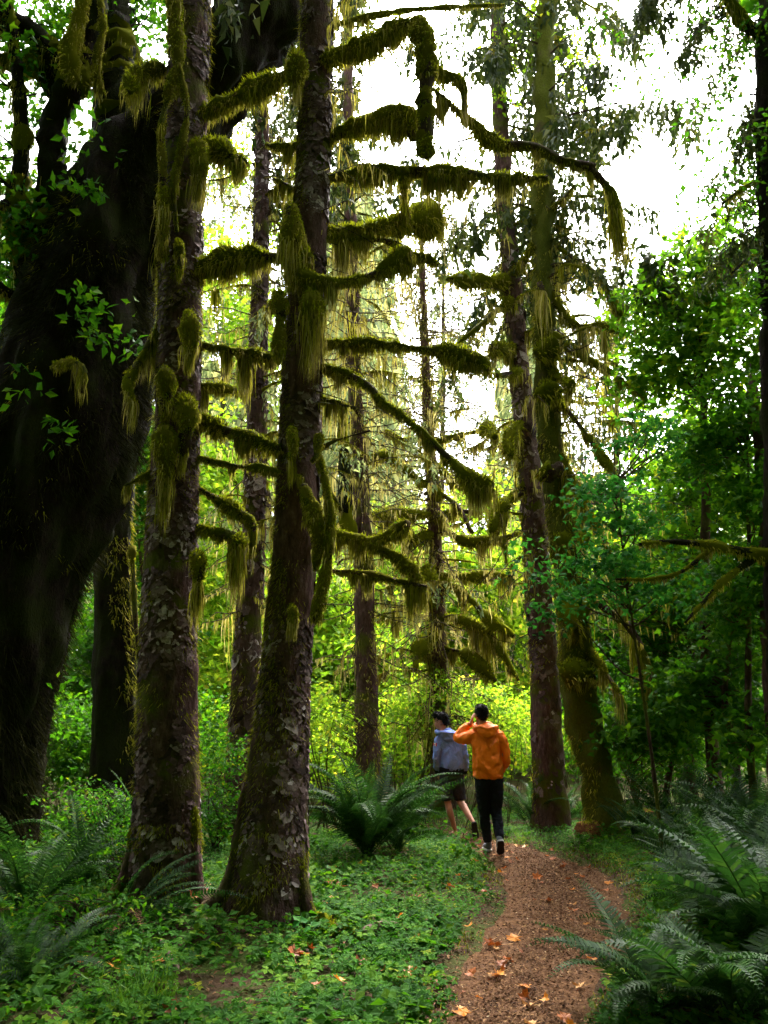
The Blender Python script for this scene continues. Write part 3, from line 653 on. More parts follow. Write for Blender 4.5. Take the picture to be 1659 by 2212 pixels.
# sprouts with round leaves growing on the dark trunk
B = MB(); leaf_cloud(B, [(175,300,60,70,8.3,.2,1),(180,400,55,45,8.3,.2,1),(210,690,60,45,8.2,.2,1.1),(265,740,50,30,8.2,.2,.8),(190,640,40,25,8.2,.2,.5),(120,920,45,40,8.1,.15,.5),(60,830,45,40,8.1,.15,.4),(120,1480,40,40,8.2,.2,.2)], 46, 7, .13, LEAF, .5, .2)
B.build('sprout_leaves', M['leaf_deep'], T3.root, smooth=False)['kind'] = 'stuff'
# its crown in the upper left, open to the sky
B = MB(); c3, _ = leaf_cloud(B, [(40,150,110,160,9.6,1.2,1.1),(-30,420,110,150,9.6,1.2,.9),(60,520,60,100,9.4,1,.8),(140,40,90,60,9.6,1,.6),(300,20,90,70,10.2,1,.8),(30,760,60,120,11,1,.7),(210,100,60,120,10.4,1,.5),(0,900,50,120,11,1,.5)], 300, 26, .1, MAPLE3, .5, .42)
T3c = B.build('crown', M['leaf_deep'], T3.root, smooth=False); T3c['kind'] = 'stuff'
B = MB(); limbs_to(B, np.array([P(60,500,9.0), P(45,330,9.0), P(130,130,9.0), P(20,80,9.0), P(250,100,9.7), P(45,420,9.0), P(42,210,9.0), P(115,300,9.0), P(90,640,9.0)]), c3[::3], .016); B.build('twigs', M['bark_dark'], T3.root)['kind'] = 'stuff'

n = 12000; d = nrm(R.normal(0, 1, (n, 3)))*R.uniform(.3, 1, (n, 1))**.5; pos = np.array([-5.6, 2.8, 13.5])+d*np.array([5.2, 5.6, 3.4])  # unseen leaf mass added overhead to darken the lower left
B = MB(); inst(B, LEAF2[0]*np.array([1.3, 1, 1]), LEAF2[1], pos, basis(np.stack([R.normal(0, .5, n), R.normal(0, .5, n), np.ones(n)], -1), R.uniform(0, 6.28, n)), R.uniform(.22, .42, n), R.random(n))
B.build('unseen_shade_crown', M['leaf_deep'], T3.root, smooth=False)['kind'] = 'stuff'
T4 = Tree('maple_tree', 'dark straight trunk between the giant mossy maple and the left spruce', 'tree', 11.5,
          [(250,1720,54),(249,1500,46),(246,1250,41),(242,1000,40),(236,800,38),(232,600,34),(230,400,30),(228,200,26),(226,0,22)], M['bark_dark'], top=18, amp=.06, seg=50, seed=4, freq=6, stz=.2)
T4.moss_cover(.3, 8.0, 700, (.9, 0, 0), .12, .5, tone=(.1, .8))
T4.branch([(285,1180,6),(290,1280,8),(294,1360,9),(300,1420,7)], Y0=11.2, long=.15, dens=1200, ldens=300, tone0=.45, name='moss_rope')

# ---------------------------------------------------------------- the middle distance spruces
T5 = Tree('spruce_tree', 'slim reddish spruce trunk showing between the two near spruces', 'tree', 12.0,
          [(520,1680,36),(525,1600,33),(535,1400,29),(546,1200,26),(552,1000,22),(557,800,20),(562,600,17),(565,400,15),(567,200,13),(568,50,11),(569,-100,9)], M['bark_red'], top=19, amp=.025, seg=26, seed=5)
T5.moss_cover(.5, 10, 500, (-.8, -.2, 0), .1, .5, tone=(.2, .8)); T5.flakes(.5, 11, 3000, .05)
T6 = Tree('spruce_tree', 'slender spruce trunk rising behind the fern clump, mid-picture', 'tree', 14.0,
          [(795,1660,28),(793,1550,25),(789,1400,22),(787,1250,21),(776,1000,17),(766,800,15),(760,600,14),(755,400,12),(752,200,11),(750,0,10)], M['bark_red'], top=20, amp=.03, seg=24, seed=6)
T6.moss_cover(.5, 11, 420, (.5, -.5, 0), .12, .4, tone=(.2, .9))
T6.branch([(758,1170,14),(748,1110,17),(745,1040,17),(742,960,12),(735,880,7)], Y0=13.7, bark='bark_dark', long=.2, name='dead_stem', wood=.9)
T6.branch([(775,1170,10),(730,1090,7),(700,1040,5)], Y1=13, long=.3)
T7 = Tree('spruce_tree', 'thin dead spruce with whorls of bare mossy branches in the clearing', 'tree', 15.5,
          [(955,1640,24),(950,1500,21),(946,1350,17),(942,1200,15),(935,1050,14),(925,900,11),(918,750,9),(912,600,7),(908,480,4)], M['bark_red'], top=None, amp=.03, seg=20, seed=7)
T7.moss_cover(1, 10, 500, (-.3, -.5, 0), .12, .0, tone=(.3, 1))
T8 = Tree('spruce_tree', 'straight reddish trunk, left one of the pair right of the clearing', 'tree', 13.0,
          [(1186,1680,35),(1181,1580,34),(1178,1480,30),(1165,1300,28),(1152,1100,26),(1137,950,23),(1121,780,21),(1106,600,19),(1092,450,18),(1080,250,16),(1074,0,15)], M['bark_red'], top=19, amp=.03, seg=28, seed=8)
T8.moss_cover(.3, 11, 600, (-.9, -.1, 0), .08, .65, tone=(.1, .8)); T8.flakes(.6, 11, 2500, .05)
T9 = Tree('spruce_tree', 'curving trunk with bulging moss lumps, right one of the pair right of the clearing', 'tree', 12.3,
          [(1312,1790,46),(1296,1700,36),(1276,1620,37),(1256,1540,39),(1246,1430,36),(1240,1340,33),(1223,1200,31),(1208,1100,27),(1193,980,26),(1181,850,24),(1175,700,22),(1172,550,22),(1172,400,22),(1175,250,20),(1178,100,20),(1180,0,19)], M['bark_mossy'], top=19, amp=.045, seg=32, seed=9, flare=1.05)
T9.moss_cover(.2, 11.5, 800, (-.8, -.2, 0), .09, .5, tone=(.05, .8))
for pts in ([(1168,1012,20),(1185,1022,34),(1206,1016,24),(1212,1000,10)], [(1205,1180,16),(1232,1172,28),(1246,1190,20),(1250,1230,10)], [(1216,1345,18),(1238,1335,30),(1256,1350,20)], [(1216,1462,16),(1240,1452,28),(1268,1458,22),(1284,1466,10)], [(1160,768,14),(1180,756,24),(1204,752,20)], [(1158,852,14),(1180,846,24),(1212,842,15)], [(1198,1290,14),(1222,1282,24),(1240,1290,14)], [(1165,610,10),(1172,650,17),(1166,700,9)]):
    T9.branch(pts, Y0=11.95, long=.07, dens=2600, ldens=420, tone0=.05, name='moss_lump', lumps=.5, wmul=1.3)
for pts, l in (([(1100,610,10),(1060,608,9),(1010,604,10),(962,602,7)], .22), ([(1120,640,7),(1080,665,10),(1040,700,9),(985,745,5)], .3), ([(1118,745,7),(1085,755,9),(1060,748,8)], .2), ([(1130,800,9),(1100,808,10),(1070,812,7)], .2), ([(1140,905,9),(1110,930,10),(1100,960,12),(1104,985,6)], .3), ([(1040,925,8),(1060,930,12),(1068,945,7)], .15),
             ([(1150,1060,8),(1110,1075,8),(1075,1100,9),(1062,1150,6)], .3), ([(1100,600,8),(1130,565,9),(1150,530,6)], .2), ([(1150,1030,6),(1100,1080,7),(1090,1150,5),(1092,1200,3)], .3)):
    T8.branch(pts, Y1=12.2, long=l, dens=1600, ldens=600, lumps=.6)
for pts, l in (([(1190,640,8),(1240,700,9),(1300,705,8),(1350,720,5)], .3), ([(1185,800,9),(1215,820,11),(1235,830,9)], .2), ([(1190,870,8),(1220,880,8),(1260,930,8),(1310,1000,7),(1350,1060,5)], .35), ([(1200,970,7),(1235,1030,9),(1260,1090,9),(1300,1150,6)], .4), ([(1215,1080,8),(1250,1120,9),(1262,1180,6)], .3), ([(1225,1200,8),(1280,1290,10),(1330,1330,14),(1370,1370,14),(1400,1440,10),(1415,1480,5)], .5),
             ([(1190,520,8),(1240,560,8),(1300,600,7),(1340,680,5)], .4), ([(1185,450,8),(1220,430,8),(1240,400,6)], .25), ([(1190,720,6),(1260,770,6),(1330,810,5),(1390,860,3)], .3), ([(1260,1390,6),(1300,1440,7),(1340,1500,5)], .4), ([(1240,1100,6),(1290,1140,7),(1330,1230,6),(1350,1330,4)], .5)):
    T9.branch(pts, Y1=11.4, long=l, dens=1400, ldens=700, lumps=.6)
# whorls of bare mossy limbs
for pts, l in (([(935,1050,7),(880,1020,7),(835,985,8),(800,985,5)], .25), ([(940,1110,8),(890,1112,9),(840,1108,8),(800,1118,6)], .25), ([(942,1150,9),(900,1165,9),(860,1160,9),(830,1180,7)], .35), ([(946,1300,7),(900,1310,8),(850,1320,8),(815,1340,6)], .3), ([(948,1370,8),(915,1385,11),(902,1410,11),(896,1450,7)], .25), ([(945,1250,8),(1000,1280,9),(1050,1330,10),(1110,1375,7)], .35), ([(942,1240,8),(1000,1245,8),(1060,1246,8),(1110,1244,5)], .28), ([(938,1120,8),(990,1105,8),(1040,1108,7)], .25), ([(940,1060,7),(985,1090,8),(1020,1150,7)], .25), ([(945,1140,9),(1010,1170,8),(1070,1165,7),(1130,1150,4)], .3), ([(950,1400,8),(1000,1410,10),(1040,1440,9),(1070,1470,6)], .35), ([(948,1330,7),(1000,1340,8),(1060,1375,7),(1120,1470,5)], .45),
             ([(940,1000,6),(980,1040,7),(1010,1060,5)], .2), ([(930,940,5),(880,950,5),(830,930,4)], .2), ([(942,1215,8),(925,1230,12),(935,1260,8)], .2), ([(930,960,5),(985,940,4),(1040,930,3)], .15)):
    T7.branch(pts, Y1=14.6, long=l, dens=1400, ldens=700, lumps=.6)
spruce_limbs(T7, 6.6, 11.5, 30, lambda a: 1.6*(1-a)+.35, .1, M['pale_needle'], .35, 10, .25, .12, .014, up=-.05, dens=250, ldens=120)
spruce_limbs(T7, 1.5, 7, 14, lambda a: 1.7, .25, M['pale_needle'], .95, 4, .2, .3, .022, up=.05, dens=500, ldens=300, foliage=False)
spruce_limbs(T6, 3.5, 12, 24, lambda a: 1.8, .3, M['pale_needle'], .8, 10, .4, .3, .02, dens=300, ldens=260)
spruce_limbs(T5, 4, 12, 24, lambda a: 1.6, .3, M['pale_needle'], .9, 16, .35, .35, .02, dens=300, ldens=300)
spruce_limbs(T8, 3.5, 9, 16, lambda a: 1.5, .35, M['needle'], .9, 5, .3, .35, .02, dens=300, ldens=300)
spruce_limbs(T9, 6.0, 9, 10, lambda a: 1.9, .4, M['needle'], .9, 8, .4, .4, .022, azr=(-1.2, 1.4), dens=300, ldens=320)
lichen_web(T5, 3, 12, 150, 1.2, .35); lichen_web(T6, 2.5, 12, 190, 1.5, .35, .8); lichen_web(T7, 1.2, 11, 300, 1.7, .3, .85); lichen_web(T8, 3.5, 11, 80, 1.5, .3); lichen_web(T9, 3.0, 10, 95, 1.8, .35, .7, (-1.3, 1.3))  # paler tone round the clearing puts its brightness into the lichen
lichen_web(T2, 3.5, 9, 40, 1.0, .25, .6, (-1.2, 1.2))
# high crowns: drooping dark twigs against the sky
spruce_limbs(T8, 8.8, 18, 34, lambda a: 2.4-1.0*a, .5, M['needle'], .25, 34, .55, .25, .022, dens=120, ldens=80)
spruce_limbs(T9, 8.6, 18, 36, lambda a: 2.8-1.2*a, .55, M['needle'], .25, 32, .55, .25, .022, dens=120, ldens=80)
spruce_limbs(T6, 10.5, 19, 26, lambda a: 2.2-1.0*a, .5, M['needle'], .2, 40, .55, .2, .022, dens=120, ldens=80)
spruce_limbs(T5, 10, 18, 22, lambda a: 2.2-1.0*a, .5, M['needle'], .2, 40, .55, .2, .022, dens=120, ldens=80)
spruce_limbs(T1, 9.6, 21, 34, lambda a: 3.6-2.2*a, .3, M['needle'], 0, 11, .6, 0, .03)  # near spruces' unseen boughs above the view, here to shade the foreground
spruce_limbs(T2, 9.8, 21, 34, lambda a: 3.6-2.2*a, .3, M['needle'], 0, 11, .6, 0, .03)
B = MB(); leaf_cloud(B, [(1120,60,45,90,12.6,.5,1),(1090,180,30,60,12.6,.4,.5),(1260,130,50,60,11.9,.5,.6)], 40, 22, .1, LEAF, .5, .35)
B.build('climbing_leaves', M['leaf_bright'], T8.root, smooth=False)['kind'] = 'stuff'

# ---------------------------------------------------------------- the right edge
T10 = Tree('maple_tree', 'dark trunk cut by the upper right edge of the picture', 'tree', 8.6,
           [(1690,1400,30),(1680,1100,28),(1672,800,26),(1662,520,20),(1650,300,18),(1656,100,22),(1664,0,24),(1675,-100,22)], M['bark_dark'], top=17, amp=.03, seg=26, seed=10)
for pts in ([(1660,70,18),(1620,60,14),(1590,25,12),(1560,-20,9)], [(1655,380,6),(1600,410,4),(1560,440,3)], [(1655,540,6),(1615,560,4),(1580,590,3)], [(1675,1205,16),(1600,1190,11),(1540,1178,9),(1450,1170,7),(1380,1176,4)], [(1540,1180,6),(1480,1230,5),(1420,1250,4),(1330,1252,3)], [(1640,1200,10),(1580,1240,7),(1520,1300,5),(1480,1345,3)]):
    T10.branch(pts, Y1=8.2, bark='bark_dark', long=.06, dens=500, ldens=120, tone0=.1, wood=.9)
B = MB(); c10, _ = leaf_cloud(B, [(1600,130,70,120,8.6,.8,1),(1640,330,50,120,8.4,.7,.7),(1520,300,70,120,8.8,.9,.42),(1400,110,110,130,9.2,1,.5),(1640,640,60,90,8.3,.6,.8),(1560,440,90,80,8.6,.7,.5),(1500,60,120,70,9,1,.5)], 110, 15, .08, LEAF, 1.2, .26)
B.build('crown', M['leaf_deep'], T10.root, smooth=False)['kind'] = 'stuff'
BN = MB(); BW = MB()
for k in range(28):
    s0 = [(1640,40),(1600,-40),(1655,200),(1655,330),(1520,-80),(1430,-90),(1655,480)][k % 7]; a = P(s0[0], s0[1], 8.7+R.uniform(-.2, .5)); x_ = R.uniform(-170, -20)
    e = P(s0[0]+x_, s0[1]+R.uniform(60, 190), 8.7+R.uniform(-.6, .9)); c = spline(np.array([a, a*.55+e*.45+np.array([0, 0, .12]), e]), 14)
    needles_on(BN, c, 34, .32, 1.1); v, f = tube(c, np.linspace(.009, .003, 14), 4); BW.add(v, f)
BN.build('drooping_spray', M['needle'], T10.root, smooth=False)['kind'] = 'stuff'; BW.build('spray_twigs', M['bark_dark'], T10.root)['kind'] = 'stuff'
B = MB(); limbs_to(B, np.array([P(1620,60,8.4), P(1655,380,8.6), P(1655,540,8.6), P(1590,20,8.5), P(1660,200,8.6), P(1665,640,8.6), P(1580,-30,8.5), P(1650,300,8.6), P(1655,460,8.6)]), c10, .008, sag=-.05); B.build('twigs', M['bark_dark'], T10.root)['kind'] = 'stuff'
n = 9000; d = nrm(R.normal(0, 1, (n, 3)))*R.uniform(.3, 1, (n, 1))**.5; pos = np.array([7.6, 5.0, 12.5])+d*np.array([4.2, 6.5, 3.6])  # unseen leaf mass added above the right bank to keep it dark
B = MB(); inst(B, LEAF2[0]*np.array([1.3, 1, 1]), LEAF2[1], pos, basis(np.stack([R.normal(0, .5, n), R.normal(0, .5, n), np.ones(n)], -1), R.uniform(0, 6.28, n)), R.uniform(.22, .42, n), R.random(n))
B.build('unseen_shade_crown', M['leaf_deep'], T10.root, smooth=False)['kind'] = 'stuff'
T11 = Tree('broken_snag', 'broken reddish dead stem among leaves at the right edge', 'snag', 9.6,
           [(1668,1500,19),(1660,1250,17),(1650,1050,16),(1640,950,15),(1631,880,13),(1626,830,9),(1621,786,2)], M['bark_red'], top=None, amp=.03, seg=20, seed=11)

# ---------------------------------------------------------------- leafy trees and shrubs
broadleaf('maple_tree', 'broad bright green maple in the upper right, below the open sky', 1560, 11.0,
          [(1560,560,120,110,10.6,1.0,1.2),(1480,680,130,110,11,1.2,1.3),(1600,740,110,130,10.4,1.0,1.2),(1440,820,110,80,11.5,1,.9),(1420,620,70,60,11.6,.8,.4)], 240, 34, .11, 'leaf_mid', hw=12, csz=.5)
broadleaf('vine_maple', 'vine maple with flat leaf sprays reaching across the curving mossy trunk', 1450, 9.3,
          [(1300,1060,70,30,8.9,.4,.6),(1350,1120,90,40,8.9,.5,.7),(1310,1210,80,30,8.8,.4,.8),(1270,1275,70,25,8.8,.4,.5),(1400,940,90,50,9.4,.6,.7),(1160,1200,30,15,8.8,.2,.12),(1180,1250,20,20,8.8,.2,.1),(1195,1340,20,15,8.8,.2,.1),(1440,1260,90,50,9,.6,.6)], 110, 24, .075, 'leaf_blue', hw=3.5, csz=.34, flat=.2)
broadleaf('maple_tree', 'dense green maple filling the right side at head height', 1500, 13.0,
          [(1480,1000,150,120,13,1.3,1.2),(1580,1100,110,150,12,1.1,1.2),(1400,1150,120,100,13.5,1.2,1),(1500,1280,140,110,12.5,1.2,1.2)], 260, 34, .12, 'leaf_mid', hw=10, csz=.5)
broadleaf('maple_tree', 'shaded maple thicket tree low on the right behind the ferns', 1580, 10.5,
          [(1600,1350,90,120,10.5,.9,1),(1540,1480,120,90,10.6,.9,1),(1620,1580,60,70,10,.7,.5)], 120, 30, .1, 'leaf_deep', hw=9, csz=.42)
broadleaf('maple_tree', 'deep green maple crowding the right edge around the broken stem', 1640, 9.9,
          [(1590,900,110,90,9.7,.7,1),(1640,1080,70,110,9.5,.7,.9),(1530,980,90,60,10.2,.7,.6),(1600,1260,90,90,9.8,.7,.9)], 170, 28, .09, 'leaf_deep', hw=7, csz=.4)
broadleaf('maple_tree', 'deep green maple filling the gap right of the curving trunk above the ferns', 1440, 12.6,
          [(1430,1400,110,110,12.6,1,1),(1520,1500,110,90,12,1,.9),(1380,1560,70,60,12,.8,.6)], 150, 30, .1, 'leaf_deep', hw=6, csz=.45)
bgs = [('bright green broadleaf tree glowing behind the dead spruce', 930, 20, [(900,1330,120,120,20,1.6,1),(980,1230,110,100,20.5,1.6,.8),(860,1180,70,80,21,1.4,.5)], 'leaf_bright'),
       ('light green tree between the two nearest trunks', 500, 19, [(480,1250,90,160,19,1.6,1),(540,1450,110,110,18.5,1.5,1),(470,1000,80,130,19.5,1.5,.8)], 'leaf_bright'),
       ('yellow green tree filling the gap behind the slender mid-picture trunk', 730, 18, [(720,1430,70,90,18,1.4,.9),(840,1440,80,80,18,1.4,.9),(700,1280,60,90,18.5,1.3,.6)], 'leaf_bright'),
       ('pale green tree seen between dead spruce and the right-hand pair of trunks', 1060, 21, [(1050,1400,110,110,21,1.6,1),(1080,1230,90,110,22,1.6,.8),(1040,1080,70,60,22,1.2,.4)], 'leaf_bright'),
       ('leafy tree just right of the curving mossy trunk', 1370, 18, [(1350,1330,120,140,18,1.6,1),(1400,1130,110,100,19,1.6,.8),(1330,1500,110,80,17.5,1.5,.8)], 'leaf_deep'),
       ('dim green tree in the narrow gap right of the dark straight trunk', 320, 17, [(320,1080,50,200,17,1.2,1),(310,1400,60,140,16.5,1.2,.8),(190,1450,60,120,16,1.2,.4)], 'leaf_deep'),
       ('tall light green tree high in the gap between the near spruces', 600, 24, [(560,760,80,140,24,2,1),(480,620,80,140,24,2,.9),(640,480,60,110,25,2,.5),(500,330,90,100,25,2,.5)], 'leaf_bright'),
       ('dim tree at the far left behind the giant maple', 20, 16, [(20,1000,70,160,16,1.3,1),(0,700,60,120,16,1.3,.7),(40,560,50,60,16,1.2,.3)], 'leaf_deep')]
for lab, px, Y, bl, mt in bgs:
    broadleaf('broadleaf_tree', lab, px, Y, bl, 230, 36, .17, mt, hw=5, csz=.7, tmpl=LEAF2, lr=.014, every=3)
# far conifers hung with pale twigs
def far_spruce(label, px, Y, topz, z0, n, ln, mat='pale_needle', hw=7):
    T = Tree('spruce_tree', label, 'tree', Y, [(px, py_ground(Y)-6, hw*1.3), (px+R.normal(0, 3), 1250, hw), (px+R.normal(0, 5), 800, hw*.7)], M['twig'], top=topz, amp=.02, seg=12, seed=int(px) % 50, ring=.2, taper=.1)
    BF = MB(); BL = MB()
    for k in range(n):
        z = z0+(topz-.3-z0)*(k+R.random())/n; q = T.at_z(z); az = R.uniform(0, 2*pi); l = ln*(1.05-.85*(z-z0)/(topz-z0))*R.uniform(.6, 1.15)
        a = np.linspace(0, 1, 6)[:, None]; c = q[:3]+np.array([cos(az), sin(az), .05])*l*a+np.array([0, 0, -.38*l])*a*a
        needles_on(BF, spline(c, 12), 13, .6, Y/7.5); v, f = tube(c, np.linspace(.03, .006, 6), 4); BL.add(v, f)
    BF.build('foliage', M[mat], T.root, smooth=False)['kind'] = 'stuff'; BL.build('limbs', M['twig'], T.root)['kind'] = 'stuff'
far_spruce('pale drooping spruce behind the slender trunk left of the clearing', 770, 24, 19, 3, 90, 3.0)
far_spruce('pale drooping spruce right of the clearing behind the paired trunks', 1160, 26, 20, 3, 90, 3.0)
far_spruce('faint spruce in the gap behind the left near trunk', 480, 25, 21, 3, 90, 3.2)
far_spruce('grey green spruce whose boughs hang right of the paired trunks', 1330, 19, 13, 3, 90, 2.6, 'needle')
far_spruce('small pale spruce at the left side of the open sky gap', 850, 30, 15, 3, 80, 3.0)
far_spruce('slim far spruce behind the bright maple on the right', 1500, 27, 14, 3, 70, 2.6)
far_spruce('tall far spruce at the upper middle behind the hanging branch', 960, 33, 25, 12, 70, 3.6, 'needle')
# low shrubs
for lab, px, Y, bl, mt, n, sz in (
    ('bright low shrub in front of the slender mid-picture trunk', 700, 13.0, [(700,1560,60,60,13,.7,1),(690,1500,30,50,13,.6,.5)], 'leaf_bright', 44, .085),
    ('bright leafy shrub behind the walker in the hoodie', 900, 15.0, [(880,1530,80,70,15,.9,1),(960,1480,80,60,15.5,.9,.8)], 'leaf_bright', 80, .085),
    ('leafy shrub just behind the head of the walker in orange', 1040, 15.5, [(1040,1530,80,70,15.5,.9,1),(1110,1560,60,60,15,.8,.7)], 'leaf_bright', 80, .085),
    ('dark shrub right of the curving trunk foot', 1390, 12.5, [(1390,1570,80,70,12.5,.8,1),(1470,1600,70,60,12,.8,.8)], 'leaf_deep', 80, .08),
    ('low green shrub between the bases of the near spruces', 465, 10.5, [(465,1760,45,80,10.4,.5,1),(480,1640,40,60,10.6,.5,.6)], 'clover', 60, .06),
    ('low shaded shrub left of the left spruce', 210, 9.6, [(190,1750,90,60,9.5,.6,1),(250,1820,50,60,9.2,.5,.7)], 'clover', 70, .06),
    ('low dark leafy plant in the bottom left corner', 200, 6.4, [(190,1965,110,45,6.4,.4,1),(90,1985,90,40,6.2,.4,.7)], 'clover', 60, .05),
    ('low dark leafy plant hugging the left spruce base', 240, 7.9, [(235,1860,50,60,7.9,.35,1)], 'leaf_deep', 34, .05),
    ('dim brambles in front of the dark straight trunk', 170, 12.5, [(150,1580,60,90,12.5,.8,1),(330,1600,30,90,12.3,.5,.3)], 'leaf_deep', 60, .08)):
    broadleaf('shrub', lab, px, Y, bl, n, 30, sz, mt, 'shrub', hw=1.6, csz=.32, tmpl=LEAF, stems=4, lr=.006, every=1)
# the wood goes on all round: a mass of crowns and trunks nobody could count, behind and beside the place
B = MB(); BT = MB()
for k in range(150):
    a = R.uniform(0, 2*pi); d = R.uniform(17, 46); x, y = d*cos(a), d*sin(a)+6
    if y > 8 and abs(x) < y*.52+3 and y < 38: continue
    if y > 8 and abs(x) < y*.15 : continue
    hgt = R.uniform(14, 25) if not (x > 5 and y > 12) else R.uniform(7, 9)
    n = 220; z = R.uniform(1, hgt, n); rr = (hgt-z)/hgt*3.2+.7; az = R.uniform(0, 2*pi, n); rd = np.sqrt(R.uniform(0, 1, n))*rr
    pos = np.stack([x+np.cos(az)*rd, y+np.sin(az)*rd, z-rd*.3], -1); pos[:, 2] = np.maximum(pos[:, 2], .3)
    inst(B, LEAF2[0], LEAF2[1], pos, basis(np.stack([R.normal(0, .5, n), R.normal(0, .5, n), np.ones(n)], -1), R.uniform(0, 6.28, n)), R.uniform(.85, 1.6, n), R.uniform(0, 1, n))
    v, f = tube(np.array([[x, y, -.2], [x, y, hgt*.5], [x, y, hgt*.95]]), [.3, .2, .05], 7); BT.add(v, f)
for k in range(110):  # dense unseen trees behind the camera, added to block light from there
    a = R.uniform(pi*.97, pi*2.03); d = R.uniform(6, 16); x, y = d*cos(a), d*sin(a)+1.0
    if y > -1 and abs(x) < 6: continue
    hgt = R.uniform(12, 19); n = 300; z = R.uniform(.5, hgt, n); rr = np.minimum((hgt-z)*.6+.5, 2.6); az = R.uniform(0, 2*pi, n); rd = np.sqrt(R.uniform(0, 1, n))*rr
    pos = np.stack([x+np.cos(az)*rd, y+np.sin(az)*rd, z], -1)
    inst(B, LEAF2[0], LEAF2[1], pos, basis(np.stack([R.normal(0, .8, n), R.normal(0, .8, n), np.ones(n)], -1), R.uniform(0, 6.28, n)), R.uniform(.75, 1.4, n), R.uniform(0, 1, n))
    v, f = tube(np.array([[x, y, -.2], [x, y, hgt*.5], [x, y, hgt*.95]]), [.25, .18, .05], 7); BT.add(v, f)
n = 3200; pos = np.stack([R.uniform(-9, 9, n), R.uniform(-8, 2.5, n), R.uniform(9, 15, n)], -1); pos[:, 2] += np.maximum(0, pos[:, 1])*1.0  # loose overhead leaves, unseen, added to shade the foreground
inst(B, LEAF2[0], LEAF2[1], pos, basis(np.stack([R.normal(0, .5, n), R.normal(0, .5, n), np.ones(n)], -1), R.uniform(0, 6.28, n)), R.uniform(.5, 1.1, n), R.uniform(0, 1, n))
o = B.build('forest_and_shade_canopy', M['leaf_deep'], smooth=False); tag(o, 'surrounding forest crowns and unseen canopy added behind the camera for shade', 'forest', kind='stuff')
t_ = BT.build('distant_trunks', M['bark_dark'], o); t_['kind'] = 'stuff'
B = MB()
for k in range(64):
    px = R.uniform(-100, 1760); Y = R.uniform(27, 44)
    hgt = R.uniform(7, 11) if px < 150 else R.uniform(18, 27) if px < 850 else (R.uniform(7, 9.5) if px < 1070 else (R.uniform(14, 20) if px < 1240 else R.uniform(7, 12)))
    b = P(px, CY, Y); n = int(55*hgt); z = R.uniform(.5, hgt, n); rr = (hgt-z)/hgt*3.0+.3; az = R.uniform(0, 2*pi, n); rd = np.sqrt(R.uniform(0, 1, n))*rr
    pos = np.stack([b[0]+np.cos(az)*rd, Y+np.sin(az)*rd, z-rd*.25], -1)
    y_ = nrm(np.stack([np.cos(az)*.3+R.normal(0, .2, n), np.sin(az)*.3, -np.ones(n)], -1)); z_ = nrm(np.cross(y_, R.normal(0, 1, (n, 3)))); x_ = np.cross(y_, z_)
    inst(B, NEEDLE[0], NEEDLE[1], pos, np.stack([x_, y_, z_], -1), R.uniform(.4, 1.05, n), R.uniform(0, 1, n))
o = B.build('distant_woodland', M['pale_needle'], smooth=False); tag(o, 'far pale wood of drooping conifers closing the view behind the clearing', 'woodland', kind='stuff')
B = MB(); leaf_cloud(B, [(x, 1380+60*sin(x*.013), 130, 170, Y, 2.5, 1) for x, Y in ((480,24),(620,26),(760,25),(900,27),(1040,27),(1180,25),(1320,24))], 700, 26, .22, LEAF2, .6, .9, rbias=.12)
o = B.build('clearing_thicket', M['leaf_bright'], smooth=False); tag(o, 'bright yellow green thicket at the far side of the clearing', 'thicket', kind='stuff')
# thicket of fine undergrowth behind the walkers
B = MB(); leaf_cloud(B, [(x, 1590+20*sin(x*.01), 90, 95, Y, 1.2, 1) for x, Y in ((560,16),(700,15),(850,16.5),(1000,17),(1130,16),(480,17))], 480, 26, .1, LEAF2, .6, .5)
o = B.build('undergrowth', M['leaf_bright'], smooth=False); tag(o, 'low tangled green undergrowth between the trunks behind the walkers', 'undergrowth', kind='stuff')
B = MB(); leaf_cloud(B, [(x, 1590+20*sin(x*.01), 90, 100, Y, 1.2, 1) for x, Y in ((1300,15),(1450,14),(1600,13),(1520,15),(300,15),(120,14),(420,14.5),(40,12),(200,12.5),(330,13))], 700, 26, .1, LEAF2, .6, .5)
B.build('dim_foliage', M['leaf_deep'], o, smooth=False)['kind'] = 'stuff'  # undergrowth outside the clearing in darker leaf, its shade put in by colour
B = MB(); leaf_cloud(B, [(x, 1350, 130, 190, Y, 2.5, 1) for x, Y in ((80,22),(300,23),(1480,23),(1620,22))], 320, 26, .22, LEAF2, .6, .9); B.build('dim_foliage', M['leaf_deep'], o, smooth=False)['kind'] = 'stuff'  # thicket sides in the darker leaf colour, to look shaded
B = MB(); n = 420
px = R.uniform(0, 1659, n); Yb = R.uniform(12.5, 17, n); root = np.array([P(a, py_ground(b), b) for a, b in zip(px, Yb)]); root[:, 2] = 0
strands(B, root, np.stack([R.normal(0, .25, n), R.normal(0, .25, n), np.ones(n)], -1), R.uniform(.7, 2.2, n), .016, 0.03, R.uniform(0, 1, n), R.uniform(.3, .8, n), 4, .12)
B.build('twigs', M['twig'], o)['kind'] = 'stuff'

